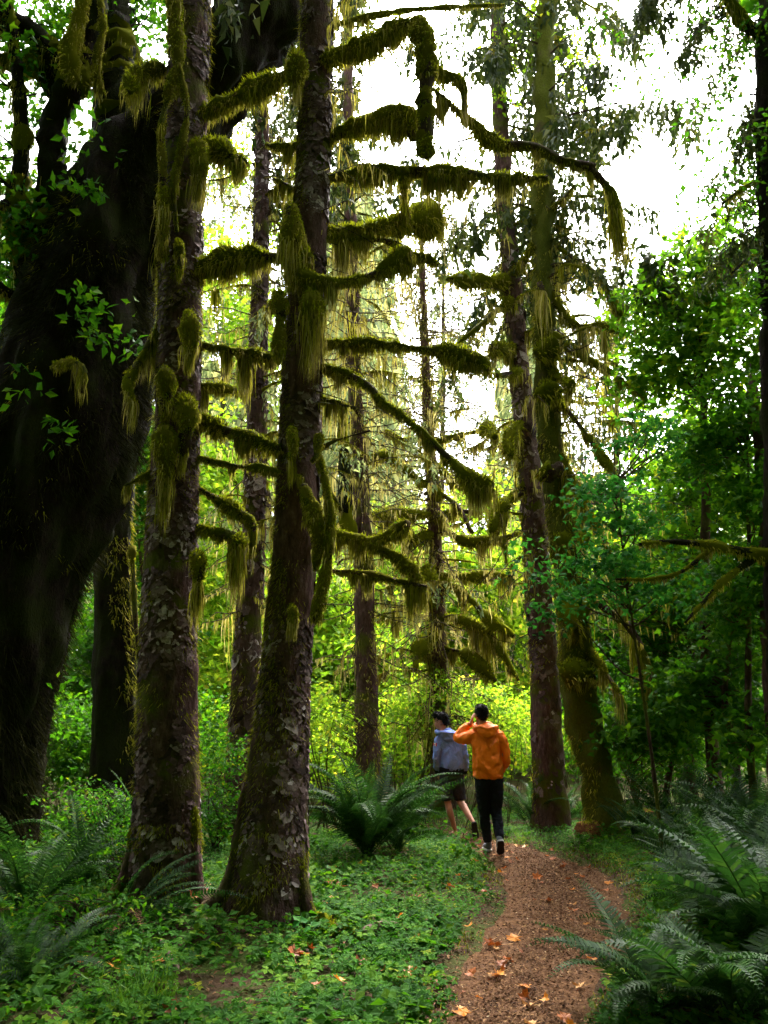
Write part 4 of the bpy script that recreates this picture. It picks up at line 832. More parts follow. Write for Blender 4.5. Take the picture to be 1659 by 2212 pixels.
# ---------------------------------------------------------------- ferns
def frond_mesh(seed, arch, npair=34, wide=.105):
    r = np.random.default_rng(seed); B = MB(); s = np.linspace(0, 1, npair+8)
    ang = 1.3 - arch*s**1.5; ds = 1/(len(s)-1)
    y = np.concatenate([[0], np.cumsum(np.cos(ang[:-1]))*ds]); z = np.concatenate([[0], np.cumsum(np.sin(ang[:-1]))*ds]); x = .05*r.normal()*s**2
    p = np.stack([x+0*s, y, z], -1)
    v, f = tube(p[::3], np.linspace(.006, .0015, len(p[::3])), 4, cap=False); B.add(v, f, .95)
    t = nrm(np.gradient(p, axis=0)); up = np.stack([0*s, -t[:, 2], t[:, 1]], -1)
    k = np.arange(5, len(s)); 
    for side in (-1, 1):
        u = s[k]; ln = wide*np.clip(np.minimum(1.0, .45+(u-.1)*2.2), .3, 1)*np.clip((1.03-u)/.55, .06, 1)**.8*r.uniform(.9, 1.1, len(k))
        ax = np.array([side, 0, 0])[None]*.93 + t[k]*.33 + up[k]*.12 + r.normal(0, .05, (len(k), 3)); ax = nrm(ax)
        wd = t[k]; w = np.minimum(wide*.14, ln*.2)
        a = p[k]; m = a+ax*(ln*.5)[:, None]+up[k]*(.01)-wd*0; e = a+ax*ln[:, None]-up[k]*(ln*.18)[:, None]+t[k]*(ln*.12)[:, None]
        V = np.stack([a-wd*(w*.55)[:, None], a+wd*(w*.75)[:, None], m+wd*(w*.55)[:, None], e, m-wd*(w*.5)[:, None]], 1)
        B.add(V.reshape(-1, 3), [(np.arange(len(k))[:, None]*5+np.array([[0, 1, 2, 4]])), (np.arange(len(k))[:, None]*5+np.array([[4, 2, 3]]))], .0)
    me = B.mesh('frond', M['fern'], smooth=False)
    d = me.attributes['rnd'].data; rr = np.random.default_rng(seed+5); d.foreach_set('value', np.clip(rr.normal(.5, .2, len(d)), 0, .95).astype(np.float32))
    return me
FR = [frond_mesh(10+k, a) for k, a in enumerate((.7, .9, 1.2, 1.5, 1.9, 1.05, 1.35))]
FRB = [frond_mesh(40+k, a, 27, .14) for k, a in enumerate((.8, 1.1, 1.4, 1.7, 2.0))]
FRD = frond_mesh(77, 1.9, 24, .07); FRD.materials.clear(); FRD.materials.append(M['litter'])
def fern(label, px, py, n, size, spread=(0, 2*pi), tilt=(0, .5), Y=None, name='sword_fern', zoff=0):
    if Y: b = P(px, py, Y)
    else:
        xy_ = _flat(px, py); b = np.array([xy_[0], xy_[1], 0])
    b[2] = hz(b[0], b[1])+zoff
    root = empty(name, b); tag(root, label, 'fern')
    for k in range(n):
        F_ = FRB if b[1] < 8.4 and b[0] > 0 else FR; o = bpy.data.objects.new('frond', F_[R.integers(0, len(F_))]); col.objects.link(o); o.parent = root
        az = spread[0]+(spread[1]-spread[0])*(k+R.uniform(0, 1))/n
        o.location = (R.normal(0, .03), R.normal(0, .03), R.uniform(-.02, .03))
        o.rotation_euler = (R.uniform(-tilt[1], -tilt[0]+.15)*.8, R.normal(0, .3), az - pi/2)
        s = size*R.uniform(.65, 1.15); o.scale = (s*R.uniform(.85, 1.15)*(1 if R.random() < .5 else -1), s, s)
    for k in range(3):
        o = bpy.data.objects.new('dead_frond', FRD); col.objects.link(o); o.parent = root; o.location = (0, 0, .02)
        o.rotation_euler = (R.uniform(-1.0, -.6), R.normal(0, .4), R.uniform(0, 6.28)); o.scale = (size*.7,)*3; o['label'] = 'withered brown frond'
    return root
fern('large sword fern clump right of the nearest trunk base', 795, 1880, 50, 1.42, tilt=(0, .45))
fern('sword fern behind and left of the big central fern clump', 880, 1800, 26, 1.15, tilt=(0, .5), Y=12.0)
fern('sword fern between the big central clump and the trail', 858, 1845, 14, .65, tilt=(.1, .6), Y=10.0)
fern('sword fern behind the walker in orange, right of the jacket', 1150, 1790, 24, 1.0, Y=13.2)
fern('sword fern below the paired trunks beyond the bend', 1215, 1770, 20, .9, Y=13.6)
fern('tall upright sword fern under the curving trunk, top of the right bank', 1490, 1840, 30, 1.2, tilt=(0, .4), Y=10.6)
fern('sword fern behind the others on the right bank, near the edge', 1600, 1830, 26, 1.15, tilt=(0, .4), Y=10.0)
fern('sword fern at the right edge with broad fronds at waist height', 1690, 1950, 28, 1.2, tilt=(0, .5), Y=8.2)
fern('sword fern halfway down the right bank beside the trail bend', 1610, 2010, 30, 1.0, tilt=(.1, .6), Y=7.4)
fern('nearest large sword fern spilling in at the lower right', 1690, 2200, 32, 1.15, tilt=(.1, .6), Y=5.7)
fern('sword fern drooping over the trail edge at the bottom right', 1425, 2290, 24, .85, tilt=(.2, .8), Y=5.2)
fern('shadowed sword fern arching at the left edge', 60, 2030, 20, 1.1, tilt=(0, .5), Y=7.0)
fern('shadowed sword fern left of the left spruce base', 175, 1960, 16, .95, tilt=(.1, .7), Y=7.8)
fern('dark sword fern low in the bottom left corner', 60, 2230, 16, .85, tilt=(.2, .8), Y=5.6)
fern('dim sword fern behind the left spruce near the dark trunk', 300, 1790, 24, 1.0, Y=10.8)
fern('sword fern in the dim gap behind the two near trunks', 470, 1790, 22, 1.0, Y=11.6)
fern('small sword fern with one frond crossing the left spruce base', 270, 2010, 9, .95, (-.4, .6), (.3, .9), Y=6.7)

fern('sword fern right of the trail bend, behind the drooping bottom fern', 1535, 2080, 22, .8, tilt=(.1, .6), Y=6.6)
fern('sword fern wedged in the dark middle of the right bank', 1640, 2120, 26, 1.0, tilt=(.1, .6), Y=6.5)
fern('sword fern low at the bottom right corner', 1600, 2290, 24, .9, tilt=(.2, .7), Y=5.0)
fern('sword fern on the right bank level with the walker\'s shoes', 1510, 1930, 24, .9, tilt=(0, .5), Y=8.9)
fern('spreading sword fern just right of the rotten log', 1440, 1860, 20, .8, tilt=(0, .5), Y=9.9)
fern('small sword fern behind the rotten log', 1370, 1790, 16, .8, Y=11.6)
fern('upright sword fern high on the right bank beside the picture edge', 1650, 1840, 26, 1.3, tilt=(0, .4), Y=9.2)
# ---------------------------------------------------------------- ground cover
def scatter_xy(n, x0, x1, y0, y1): return R.uniform(x0, x1, n), R.uniform(y0, y1, n)
def _clover():
    V = []; F = []
    for k in range(3):
        a = k*2*pi/3; c, s_ = cos(a), sin(a)
        q = [(0,0,0),(.42,.45,.03),(.36,.95,-.1),(0,.8,.0),(-.36,.95,-.1),(-.42,.45,.03)]
        b = len(V); V += [(x*c-y*s_, x*s_+y*c, z) for x, y, z in q]; F += [[b, b+1, b+2, b+3], [b, b+3, b+4, b+5]]
    return np.array(V), np.array(F)
CLV = _clover()
def in_view(x, y, m=.06): return np.abs(x) < (y*.49+.5)
B = MB(); x, y = scatter_xy(125000, -6.5, 7.5, 4.3, 16)
dn = fbm(np.stack([x*1.1, y*1.1, x*0], -1), 3); pd = path_d(x, y)
k = in_view(x, y) & (R.random(len(x)) < np.clip(1.05+dn*1.0, .12, 1)*np.clip(7.5/y**1.2, .14, 1)*1.5) & (pd > 1.0+.25*R.random(len(x))+.25*dn)
tr = ((x+1.95)**2+(y-7.35)**2 > .18) & ((x+1.0)**2+(y-7.1)**2 > .2); k &= tr
x, y = x[k], y[k]; n = len(x); pd = pd[k]
z = H(x, y) + R.uniform(.015, .11, n)*np.clip((pd-.9)*1.6, .25, 1)
pos = np.stack([x, y, z], -1)
Mc = basis(np.stack([R.normal(0, .35, n), R.normal(-.15, .35, n), np.ones(n)], -1), R.uniform(0, 6.28, n)); sc_ = R.uniform(.02, .055, n); rc_ = np.clip(R.beta(2, 2.4, n)+.25*fbm(pos*1.7, 2), 0, 1)
far_ = y > 7.4; fq = np.array([[6*k_, 6*k_+2, 6*k_+3, 6*k_+4] for k_ in range(3)])
for q_, f_ in ((~far_, CLV[1]), (far_, fq)): inst(B, CLV[0], f_, pos[q_], Mc[q_], sc_[q_], rc_[q_])
o = B.build('clover_ground_cover', M['clover'], smooth=False); tag(o, 'carpet of small three-leaved green plants on the forest floor', 'ground cover', kind='stuff')
# taller herbs among it, in drifts
B = MB(); x, y = scatter_xy(5200, -4.5, 5, 4.6, 12.5); dn = fbm(np.stack([x*.9+4, y*.9, x*0], -1), 3); pd = path_d(x, y)
k = in_view(x, y) & (pd > 1.25) & (dn > -.12) & ((x+1.95)**2+(y-7.35)**2 > .3) & ((x+1.0)**2+(y-7.1)**2 > .3); x, y, dn = x[k], y[k], dn[k]; n = len(x)
hgt = R.uniform(.06, .26, n)*np.clip(.6+dn, .4, 1.3); top = np.stack([x+R.normal(0, .03, n), y+R.normal(0, .03, n), H(x, y)+hgt], -1)
for q in range(5):
    inst(B, LEAF[0]*np.array([1.35, 1, 1]), LEAF[1], top - np.array([0, 0, 1])*(hgt*R.uniform(0, .5, n))[:, None], basis(np.stack([R.normal(0, .45, n), R.normal(-.1, .45, n), np.ones(n)], -1), R.uniform(0, 6.28, n)), R.uniform(.035, .095, n), np.clip(R.beta(2, 2.6, n)+.2*dn, 0, 1))
o = B.build('herb_layer', M['leaf_deep'], smooth=False); tag(o, 'low leafy herbs standing above the clover carpet', 'herbs', kind='stuff')
# moss and short turf
B = MB(); x, y = scatter_xy(120000, -5, 6.5, 4.3, 15); pd = path_d(x, y); dn = fbm(np.stack([x*1.6+9, y*1.6, x*0], -1), 3)
k = in_view(x, y) & (pd > .86+.3*R.random(len(x))) & (pd < 1.9) & (dn > -.1) ; x, y = x[k], y[k]; n = len(x)
strands(B, np.stack([x, y, H(x, y)], -1), np.stack([R.normal(0, .5, n), R.normal(0, .5, n), np.ones(n)], -1), R.uniform(.02, .055, n), .009, .1, R.uniform(0, 1, n), R.uniform(0, .35, n), 1)
o = B.build('ground_moss', M['moss'], smooth=False); tag(o, 'short yellow green moss along the trail edges', 'moss', kind='stuff')
B = MB(); x, y = scatter_xy(9000, -.5, 4, 9.5, 16); pd = path_d(x, y); k = (pd > 1.0) & (pd < 2.1); x, y = x[k], y[k]; n = len(x)
strands(B, np.stack([x, y, H(x, y)], -1), np.stack([R.normal(0, .4, n), R.normal(0, .4, n), np.ones(n)], -1), R.uniform(.05, .16, n), .009, .2, R.uniform(0, 1, n), .3, 3)
for cx, cy_ in ((-1.35, 5.3), (-1.5, 5.2)):
    n = 40; strands(B, np.stack([R.normal(cx, .06, n), R.normal(cy_, .06, n), np.full(n, .03)], -1), np.stack([R.normal(0, .3, n), R.normal(0, .3, n), np.ones(n)], -1), R.uniform(.2, .45, n), .007, .18, R.uniform(0, 1, n), .3, 4)
o = B.build('grass_verge', M['grass'], smooth=False); tag(o, 'fine green grass along the verge of the trail', 'grass', kind='stuff')
# crumbs of bark, needles and leaf on the trail
B = MB(); n = 32000; u = R.uniform(0, fine-1.001, n)**1.0; k = u.astype(int); sI = np.clip(R.normal(0, .62, n), -1.25, 1.25)
xy2 = pc[k] + ph[k]*sI[:, None] + R.normal(0, .03, (n, 2)); x, y = xy2[:, 0], xy2[:, 1]
pos = np.stack([x, y, H(x, y)+.034+R.uniform(-.008, .012, n)], -1)
inst(B, LEAF2[0]*np.array([.8, 1, 1]), LEAF2[1], pos, basis(np.stack([R.normal(0, .4, n), R.normal(0, .4, n), np.ones(n)], -1), R.uniform(0, 6.28, n)), R.uniform(.008, .034, n), R.beta(1.8, 2.2, n))
x, y = scatter_xy(16000, -4, 5, 4.3, 11); kk = in_view(x, y) & (path_d(x, y) > 1); x, y = x[kk], y[kk]; n = len(x)
inst(B, LEAF2[0]*np.array([.8, 1, 1]), LEAF2[1], np.stack([x, y, H(x, y)+R.uniform(.005, .03, n)], -1), basis(np.stack([R.normal(0, .4, n), R.normal(0, .4, n), np.ones(n)], -1), R.uniform(0, 6.28, n)), R.uniform(.012, .05, n), R.beta(1.5, 2.6, n))
o = B.build('leaf_litter', M['litter'], smooth=False); tag(o, 'brown crumbs of bark and leaf scattered over the trail', 'leaf litter', kind='stuff')

# ---------------------------------------------------------------- fallen maple leaves, one by one
def leaf_mesh(seed):
    r = np.random.default_rng(seed); v = MAPLE[0].copy(); v[:, 0] *= r.uniform(.8, 1.15)
    v[:, 2] += .9*(np.abs(v[:, 0])**1.5)*r.uniform(.2, 1.3)*np.where(v[:, 0] > 0, r.uniform(.3, 1.2), r.uniform(.3, 1.2)) + .7*((v[:, 1]-.3)**2)*r.uniform(-.2, 1.2) + r.normal(0, .05, len(v)); v[:, :2] *= (1-.45*np.clip(v[:, 2:3], 0, 1)); v[:, :2] += r.normal(0, .05, (len(v), 2)); B = MB(); B.add(v, MAPLE[1], r.uniform(0, 1))
    st = spline(np.array([[0,-.1,0],[.03,-.4,.05],[.1,-.7,.12]]), 5); a, f = tube(st, .018, 4); B.add(a, f, .9)
    return B.mesh('fallen_leaf', M['autumn'], smooth=False)
LM = [leaf_mesh(k) for k in range(9)]
def fall(px, py, size, on_path, label, group):
    xy_ = _flat(px, py); z = hz(*xy_) + (.05 if on_path else .075)
    o = link('fallen_leaf', LM[R.integers(0, len(LM))], loc=(xy_[0], xy_[1], z))
    o.rotation_euler = (R.normal(0, .3), R.normal(0, .3), R.uniform(0, 6.28)); o.scale = (size,)*3
    tag(o, label, 'leaf', group)
one = [(1080,2046,.17,'pair of curled orange leaves on the trail, middle'),(1115,2030,.16,'orange leaf with raised edge at the middle of the trail'),(1075,2108,.15,'pale orange leaf lying on the lower trail'),(875,2140,.13,'orange leaf at the lower left trail edge'),(735,2145,.1,'small orange leaf below the stick'),(680,2160,.09,'narrow orange leaf in the clover near the bottom middle'),(1010,2195,.13,'orange leaf at the very bottom of the picture'),(1160,1905,.15,'orange leaf across the trail below the walker in orange'),(1085,1890,.11,'yellow orange leaf at the left trail edge below the walkers'),(1020,1893,.08,'yellow leaf half hidden in the clover left of the trail'),(480,2012,.12,'orange leaf in the shade between the near trunk bases'),(445,2000,.1,'brownish leaf beside the left spruce base'),(660,2022,.11,'orange leaf beside the mossy root'),(350,2125,.13,'crumpled orange leaf lower left in the clover'),(1290,1755,.15,'orange leaf on moss beside the rotten log'),(1350,1790,.14,'pale leaf right of the rotten log'),(1010,2020,.11,'orange leaf on the left trail edge, upper part'),(860,2010,.1,'orange leaf amid clover right of the stick'),(900,1965,.1,'orange leaf in clover left of the trail'),(1195,1842,.08,'small yellow leaf on the trail behind the shoe')]
for px, py, sz, lab in one: fall(px, py, sz*.8, path_d(*[np.array([q]) for q in _flat(px, py)])[0] < 1, lab, None)
for k in range(70):
    u = R.integers(20, 330); q = pc[u]+ph[u]*R.uniform(-1, 1)
    o = link('fallen_leaf', LM[R.integers(0, 9)], loc=(q[0], q[1], hz(*q)+.045)); o.rotation_euler = (R.normal(0, .25), R.normal(0, .25), R.uniform(0, 6.28)); o.scale = (R.uniform(.035, .095),)*3
    tag(o, 'small dry orange leaf lying loose on the brown trail', 'leaf', 'small leaves scattered on the trail')
for k in range(46):
    while True:
        x, y = R.uniform(-2.6, 2.2), R.uniform(4.9, 9.5)
        if path_d(np.array([x]), np.array([y]))[0] > 1.15 and abs(x) < y*.45: break
    o = link('fallen_leaf', LM[R.integers(0, 9)], loc=(x, y, hz(x, y)+.075)); o.rotation_euler = (R.normal(0, .35), R.normal(0, .35), R.uniform(0, 6.28)); o.scale = (R.uniform(.045, .105),)*3
    tag(o, 'small dry orange leaf caught in the green ground cover', 'leaf', 'small leaves caught in the ground cover')

# ---------------------------------------------------------------- sticks and the log
def stick(name, label, pts, r, mat, cat='stick', seed=0):
    w = np.array([[*_flat(a, b), 0] for a, b in pts]); w[:, 2] = [hz(x, y)+r*1.5+.02 for x, y, _ in w]
    c = spline(w, 16); rr = r*np.interp(np.linspace(0, 1, 16), [0, .15, .8, 1], [.6, 1, .85, .35])
    B = MB(); v, f = tube(c - c[0], rr, 9, r*.35, 14, seed); B.add(v, f); o = link(name, B.mesh(name, M[mat]), loc=c[0]); tag(o, label, cat); return o
stick('stick', 'pale weathered stick lying in the clover left of the trail', [(778,2042), (815,2030), (862,2022)], .03, 'deadwood', seed=3)
stick('stick', 'thin upright-leaning twig left of the pale stick', [(655,2100), (664,2075), (668,2060)], .012, 'deadwood', seed=4)
stick('stick', 'brown broken branch in the shade at the lower left', [(345,2080), (370,2110), (385,2138)], .018, 'deadwood', seed=5)
stick('stick', 'short pale stick right of the rotten log', [(1335,1800), (1365,1795), (1392,1792)], .03, 'deadwood', seed=6)
lg = empty('rotten_log', (*_flat(1290, 1815), 0)); tag(lg, 'short rotten log end with mossy top beside the trail bend', 'log')
c = spline(np.array([[*_flat(1268, 1822), .1], [*_flat(1330, 1808), .12], [*_flat(1400, 1790), .12]]), 14); B = MB(); v, f = tube(c, .16, 18, .05, 6, 3); B.add(v, f); B.build('wood', M['rotwood'], lg)
B = MB(); n = 1500; k = R.integers(0, 14, n); a = R.uniform(.2, pi-.2, n); strands(B, c[k]+np.stack([R.normal(0, .05, n), np.cos(a)*.16, np.sin(a)*.16], -1), np.stack([R.normal(0, .3, n), np.cos(a), np.sin(a)], -1), R.uniform(.02, .05, n), .01, .3, R.uniform(0, 1, n), R.uniform(0, .4, n), 2)
B.build('moss', M['moss'], lg)['kind'] = 'stuff'
# seedling in front of the nearest trunk
sx = _flat(640, 2060); sr = empty('seedling', (*sx, hz(*sx))); tag(sr, 'leafy seedling standing before the nearest trunk base', 'plant')
B = MB(); B2 = MB()
for (a, b, s_) in ((648,1990,.075),(672,2000,.07),(630,2025,.08),(655,2040,.06),(690,2045,.06),(615,2048,.06),(700,2075,.09),(668,2078,.08)):
    Yq = sx[1]-.05; q = P(a, b, Yq); v, f = tube(np.array([[*sx, 0.02], (np.array([*sx, .05])+q)/2+np.array([.02, 0, .03]), q]), [.005, .004, .002], 5); B2.add(v, f)
    m = 3; inst(B, LEAF[0]*np.array([1.5, 1, 1]), LEAF[1], np.tile(q, (m, 1)), basis(np.stack([R.normal(0, .3, m), R.normal(-.5, .2, m), np.ones(m)], -1), np.array([0, 2.1, 4.2])+R.random()), s_, R.uniform(.3, .8, m))
B.build('leaves', M['leaf_blue'], sr, smooth=False)['kind'] = 'stuff'; B2.build('stem', M['grass'], sr)

# ---------------------------------------------------------------- the two walkers
def plain(name, c, rough=.8, spec=.2, nscale=None, amt=.35, bstr=.3, stretch=None):
    def b(t):
        if not nscale: return principled(t, c, rough, spec).outputs[0]
        n = noise(t, nscale, 4, .6, stretch)
        lo, hi = tuple(x*(1-amt) for x in c), tuple(min(1, x*(1+amt)) for x in c)
        return principled(t, ramp(t, n, [(.3, lo), (.7, hi)]), rough, spec, bump(t, n, bstr, .01)).outputs[0]
    return material(name, b)
M['skin'] = plain('skin', (.5,.23,.16), .55, .35, 25, .12, .1)
M['hair'] = plain('black_hair', (.006,.005,.006), .6, .12, 90, .4, .5)
M['orange'] = plain('orange_shell', (.95,.175,.001), .5, .35, 9, .1, .35)
M['orange_dark'] = plain('orange_lining', (.42,.085,.004), .6, .3, 20, .15, .3)
M['heather'] = plain('heather_blue', (.19,.25,.6), .9, .1, 160, .3, .3)
M['heather_in'] = plain('navy_lining', (.06,.07,.16), .9, .1, 80, .2, .2)
M['black_rib'] = plain('black_rib', (.012,.012,.016), .9, .1, 120, .3, .3, (1, 1, .1))
M['shorts'] = plain('charcoal_cloth', (.03,.029,.04), .9, .1, 60, .25, .3)
M['trouser'] = plain('black_cloth', (.011,.012,.022), .85, .15, 40, .25, .3)
M['shoe'] = plain('grey_knit', (.12,.125,.15), .8, .2, 150, .25, .3)
M['sole'] = plain('dark_rubber', (.02,.019,.021), .8, .2, 90, .3, .5)
M['sole_edge'] = plain('pale_rubber', (.42,.41,.42), .7, .2, 60, .1, .1)
M['red'] = plain('flag_red', (.55,.012,.02), .7, .2)
M['white'] = plain('flag_white', (.75,.72,.72), .7, .2)
M['eye'] = plain('eye_dark', (.02,.012,.01), .3, .5)

def etube(pts, xref=(1, 0, 0), seg=20, n=None):
    """closed tube with elliptical sections; rows are x y z rx ry"""
    w = spline(np.array(pts, float), n or max(8, len(pts)*6)); p = w[:, :3]; t = nrm(np.gradient(p, axis=0))
    X0 = np.array(xref, float); nn = nrm(X0 - t*(t@X0)[:, None]); b = np.cross(t, nn)
    a = np.linspace(0, 2*pi, seg, endpoint=False)
    v = p[:, None] + nn[:, None]*(w[:, 3, None]*np.cos(a))[..., None] + b[:, None]*(w[:, 4, None]*np.sin(a))[..., None]
    m = len(p); i = np.arange(m-1)[:, None]; j = np.arange(seg)[None]; q = np.stack([i*seg+j, i*seg+(j+1) % seg, (i+1)*seg+(j+1) % seg, (i+1)*seg+j], -1).reshape(-1, 4)
    k = m*seg; jj = np.arange(seg); ends = np.vstack([p[:1]-t[:1]*w[0, 3]*.3, p[-1:]+t[-1:]*w[-1, 3]*.3])
    return np.vstack([v.reshape(-1, 3), ends]), [q, np.vstack([np.stack([np.full(seg, k), (jj+1) % seg, jj], -1), np.stack([np.full(seg, k+1), (m-1)*seg+jj, (m-1)*seg+(jj+1) % seg], -1)])]
def ball(c, r, rot=None, seg=18):
    th = np.linspace(0, pi, seg); a = np.linspace(0, 2*pi, seg, endpoint=False)
    v = np.stack([np.sin(th)[:, None]*np.cos(a), np.sin(th)[:, None]*np.sin(a), np.cos(th)[:, None]+0*a], -1)*np.array(r)
    if rot is not None: v = v@np.array(rot).T
    i = np.arange(seg-1)[:, None]; j = np.arange(seg)[None]; q = np.stack([i*seg+j, (i+1)*seg+j, (i+1)*seg+(j+1) % seg, i*seg+(j+1) % seg], -1).reshape(-1, 4)
    return (v+np.array(c)).reshape(-1, 3), [q]
def fuse(name, shapes, mat, parent, voxel=.008, smooth=6, disp=None):
    """overlapping closed shapes grown together into one continuous surface"""
    B = MB()
    for v, f in shapes: B.add(v, f)
    me = B.mesh(name); o = bpy.data.objects.new(name, me); col.objects.link(o)
    m = o.modifiers.new('r', 'REMESH'); m.mode = 'VOXEL'; m.voxel_size = voxel
    s_ = o.modifiers.new('s', 'SMOOTH'); s_.iterations = smooth; s_.factor = .5
    bpy.context.view_layer.update(); dg = bpy.context.evaluated_depsgraph_get()
    me2 = bpy.data.meshes.new_from_object(o.evaluated_get(dg)); bpy.data.objects.remove(o); bpy.data.meshes.remove(me)
    n = len(me2.vertices); co = np.empty(n*3, np.float32); me2.vertices.foreach_get('co', co); co = co.reshape(-1, 3)
    if disp is not None:
        nv = np.empty(n*3, np.float32); me2.vertices.foreach_get('normal', nv); co = co + nv.reshape(-1, 3)*disp(co.astype(float))[:, None].astype(np.float32)
        me2.vertices.foreach_set('co', co.ravel())
    me2.polygons.foreach_set('use_smooth', np.ones(len(me2.polygons), bool)); me2.materials.clear(); me2.materials.append(mat); me2.name = name; me2.update()
    p = bpy.data.objects.new(name, me2); col.objects.link(p); p.parent = parent
    return p
def rotz(a): c, s_ = cos(a), sin(a); return np.array([[c, -s_, 0], [s_, c, 0], [0, 0, 1]])
def rotx(a): c, s_ = cos(a), sin(a); return np.array([[1, 0, 0], [0, c, -s_], [0, s_, c]])
def xf(shape, M3, o): v, f = shape; return (v@M3.T+np.array(o), f)
def head_shapes(o, yaw, pitch=0):
    """face looks along +Y before the yaw; o is the top of the neck"""
    A = rotz(yaw)@rotx(pitch); S = [ball((0,-.012,.135), (.077,.096,.094)), ball((0,.03,.07), (.06,.066,.078)), ball((0,.052,.028), (.036,.036,.026)), ball((0,.07,.075), (.05,.022,.05)),
        etube([(0,.083,.115,.009,.01),(0,.1,.088,.012,.013),(0,.108,.07,.016,.014),(0,.094,.062,.012,.01)], n=10), ball((0,.083,.128), (.05,.014,.012)), ball((0,.09,.043), (.024,.01,.007)), ball((0,.088,.032), (.022,.01,.007)),
        ball((.04,.06,.085), (.02,.022,.016)), ball((-.04,.06,.085), (.02,.022,.016))]
    for s_ in (-1, 1): S += [ball((s_*.079,-.008,.092), (.011,.019,.032), rotz(s_*-.3)), ball((s_*.078,-.004,.068), (.009,.011,.012))]
    return [xf(q, A, o) for q in S], A
def face_bits(parent, A, o):
    for s_ in (-1, 1):
        v, f = xf(ball((s_*.031,.082,.112), (.014,.008,.006), seg=10), A, o); B = MB(); B.add(v, f); q = B.mesh('eye', M['eye']); p = link('eye', q, parent, (0,0,0))
        v, f = xf(ball((s_*.031,.089,.136), (.021,.006,.005), rotz(s_*-.25), seg=10), A, o); B = MB(); B.add(v, f); p = link('eyebrow', B.mesh('eyebrow', M['hair']), parent, (0,0,0))
def hair_on(parent, A, o, shapes, n=2200, ln=(.012, .028), quiff=0.0):
    h = fuse('hair', [xf(q, A, o) for q in shapes], M['hair'], parent, .007, 3, lambda c: .004*fbm(c*55, 2))
    me = h.data; nn = len(me.vertices); co = np.empty(nn*3); no = np.empty(nn*3); me.vertices.foreach_get('co', co); me.vertices.foreach_get('normal', no); co = co.reshape(-1, 3); no = no.reshape(-1, 3)
    k = R.integers(0, nn, n); d = no[k]*.7 + A@np.array([0, .5*quiff, -.15]) + R.normal(0, .25, (n, 3))
    B = MB(); strands(B, co[k], d, R.uniform(*ln, n), .005, .1, R.random(n), .5, 2); link('hair_strands', B.mesh('hair_strands', M['hair']), h, (0,0,0))
def hand_shapes(wrist, d, palm_n, curl=.5, size=1.0, mirror=1):
    """palm with four unequal bent fingers and a thumb leaving its side; d runs to the fingertips, palm_n out of the palm"""
    d = nrm(np.array(d, float)); pn = np.array(palm_n, float); pn = nrm(pn - d*(pn@d)); sd = np.cross(d, pn)*mirror; w = np.array(wrist, float); S = []
    row = lambda p, a, b: (*p, a, b)
    S.append(etube([row(w-d*.02, .026, .02), row(w+d*.02*size, .03, .019), row(w+d*.055*size, .04, .016), row(w+d*.085*size, .042, .014)], xref=sd))
    for off, ln in ((-.03, .066), (-.01, .078), (.01, .073), (.03, .056)):
        ln *= size; b0 = w+d*.08*size+sd*off; b1 = b0+nrm(d+pn*curl*.35+sd*off*2)*ln*.45; b2 = b1+nrm(d+pn*curl*1.0)*ln*.32; b3 = b2+nrm(d*.7+pn*curl*1.6)*ln*.28
        S.append(etube([row(b0-d*.02, .0085, .0085), row(b1, .009, .009), row(b2, .0082, .0082), row(b3, .0065, .0065)], xref=sd, n=14, seg=12))
    t0 = w+d*.025*size-sd*.026; t1 = t0+nrm(d*.7-sd*.8+pn*.3)*.034*size; t2 = t1+nrm(d*1.0-sd*.25+pn*.4)*.03*size; t3 = t2+nrm(d*1.0+pn*.4)*.022*size
    S.append(etube([row(t0, .013, .013), row(t1, .0115, .0115), row(t2, .0098, .0098), row(t3, .007, .007)], xref=sd, n=14, seg=12))
    return S
def folds(freq, amp, axis_=(0, 0, 1), seed=0, z0=None):
    ax = np.array(axis_, float)
    def f(c):
        q = c*np.array(freq)+seed; w_ = fbm(c*6+seed*2, 2)
        return amp*(1-np.abs(fbm(q+w_[:, None]*.6, 3)))**2 - amp*.5
    return f

# ---- walker in the orange jacket
ox = _flat(1062, 1846); OZ = hz(*ox)+.03
po = empty('person', (ox[0], ox[1], OZ)); tag(po, 'person in orange hooded jacket and black trousers, hand raised to head', 'person')
hd, A = head_shapes((-.075, .03, 1.56), radians(8), radians(-6)); hO = (-.075, .03, 1.56)
body = list(hd) + [etube([(-.05,.0,1.40,.075,.07),(-.065,.015,1.5,.06,.06),(-.075,.025,1.6,.056,.058)]),
    etube([(-.01,0,.86,.14,.1),(-.01,.0,1.0,.14,.1),(-.025,0,1.2,.135,.1),(-.025,0,1.38,.15,.09),(-.03,0,1.46,.1,.07)], seg=26),
    etube([(-.17,0,1.43,.055,.05),(-.28,.03,1.39,.042,.042),(-.37,.06,1.385,.04,.04),(-.30,.10,1.46,.036,.036),(-.215,.09,1.55,.026,.022)], xref=(0, 1, 0)),
    etube([(.14,0,1.43,.055,.05),(.185,-.02,1.28,.045,.045),(.2,-.03,1.16,.04,.04),(.185,.04,1.07,.034,.034),(.155,.12,.99,.026,.024)]),
    etube([(-.085,0,.92,.085,.09),(-.085,.03,.7,.07,.075),(-.065,.08,.48,.052,.055),(-.04,.14,.28,.048,.052),(-.015,.2,.1,.034,.036)]),
    etube([(.075,0,.92,.085,.09),(.08,.02,.7,.07,.075),(.075,.05,.5,.052,.055),(.085,-.04,.32,.05,.052),(.09,-.15,.165,.033,.036)]),
    etube([(-.015,.17,.08,.03,.035),(-.02,.27,.05,.036,.028),(-.025,.36,.03,.034,.018)]), etube([(.09,-.15,.16,.03,.03),(.092,-.10,.11,.03,.025),(.095,-.05,.06,.028,.016)])]
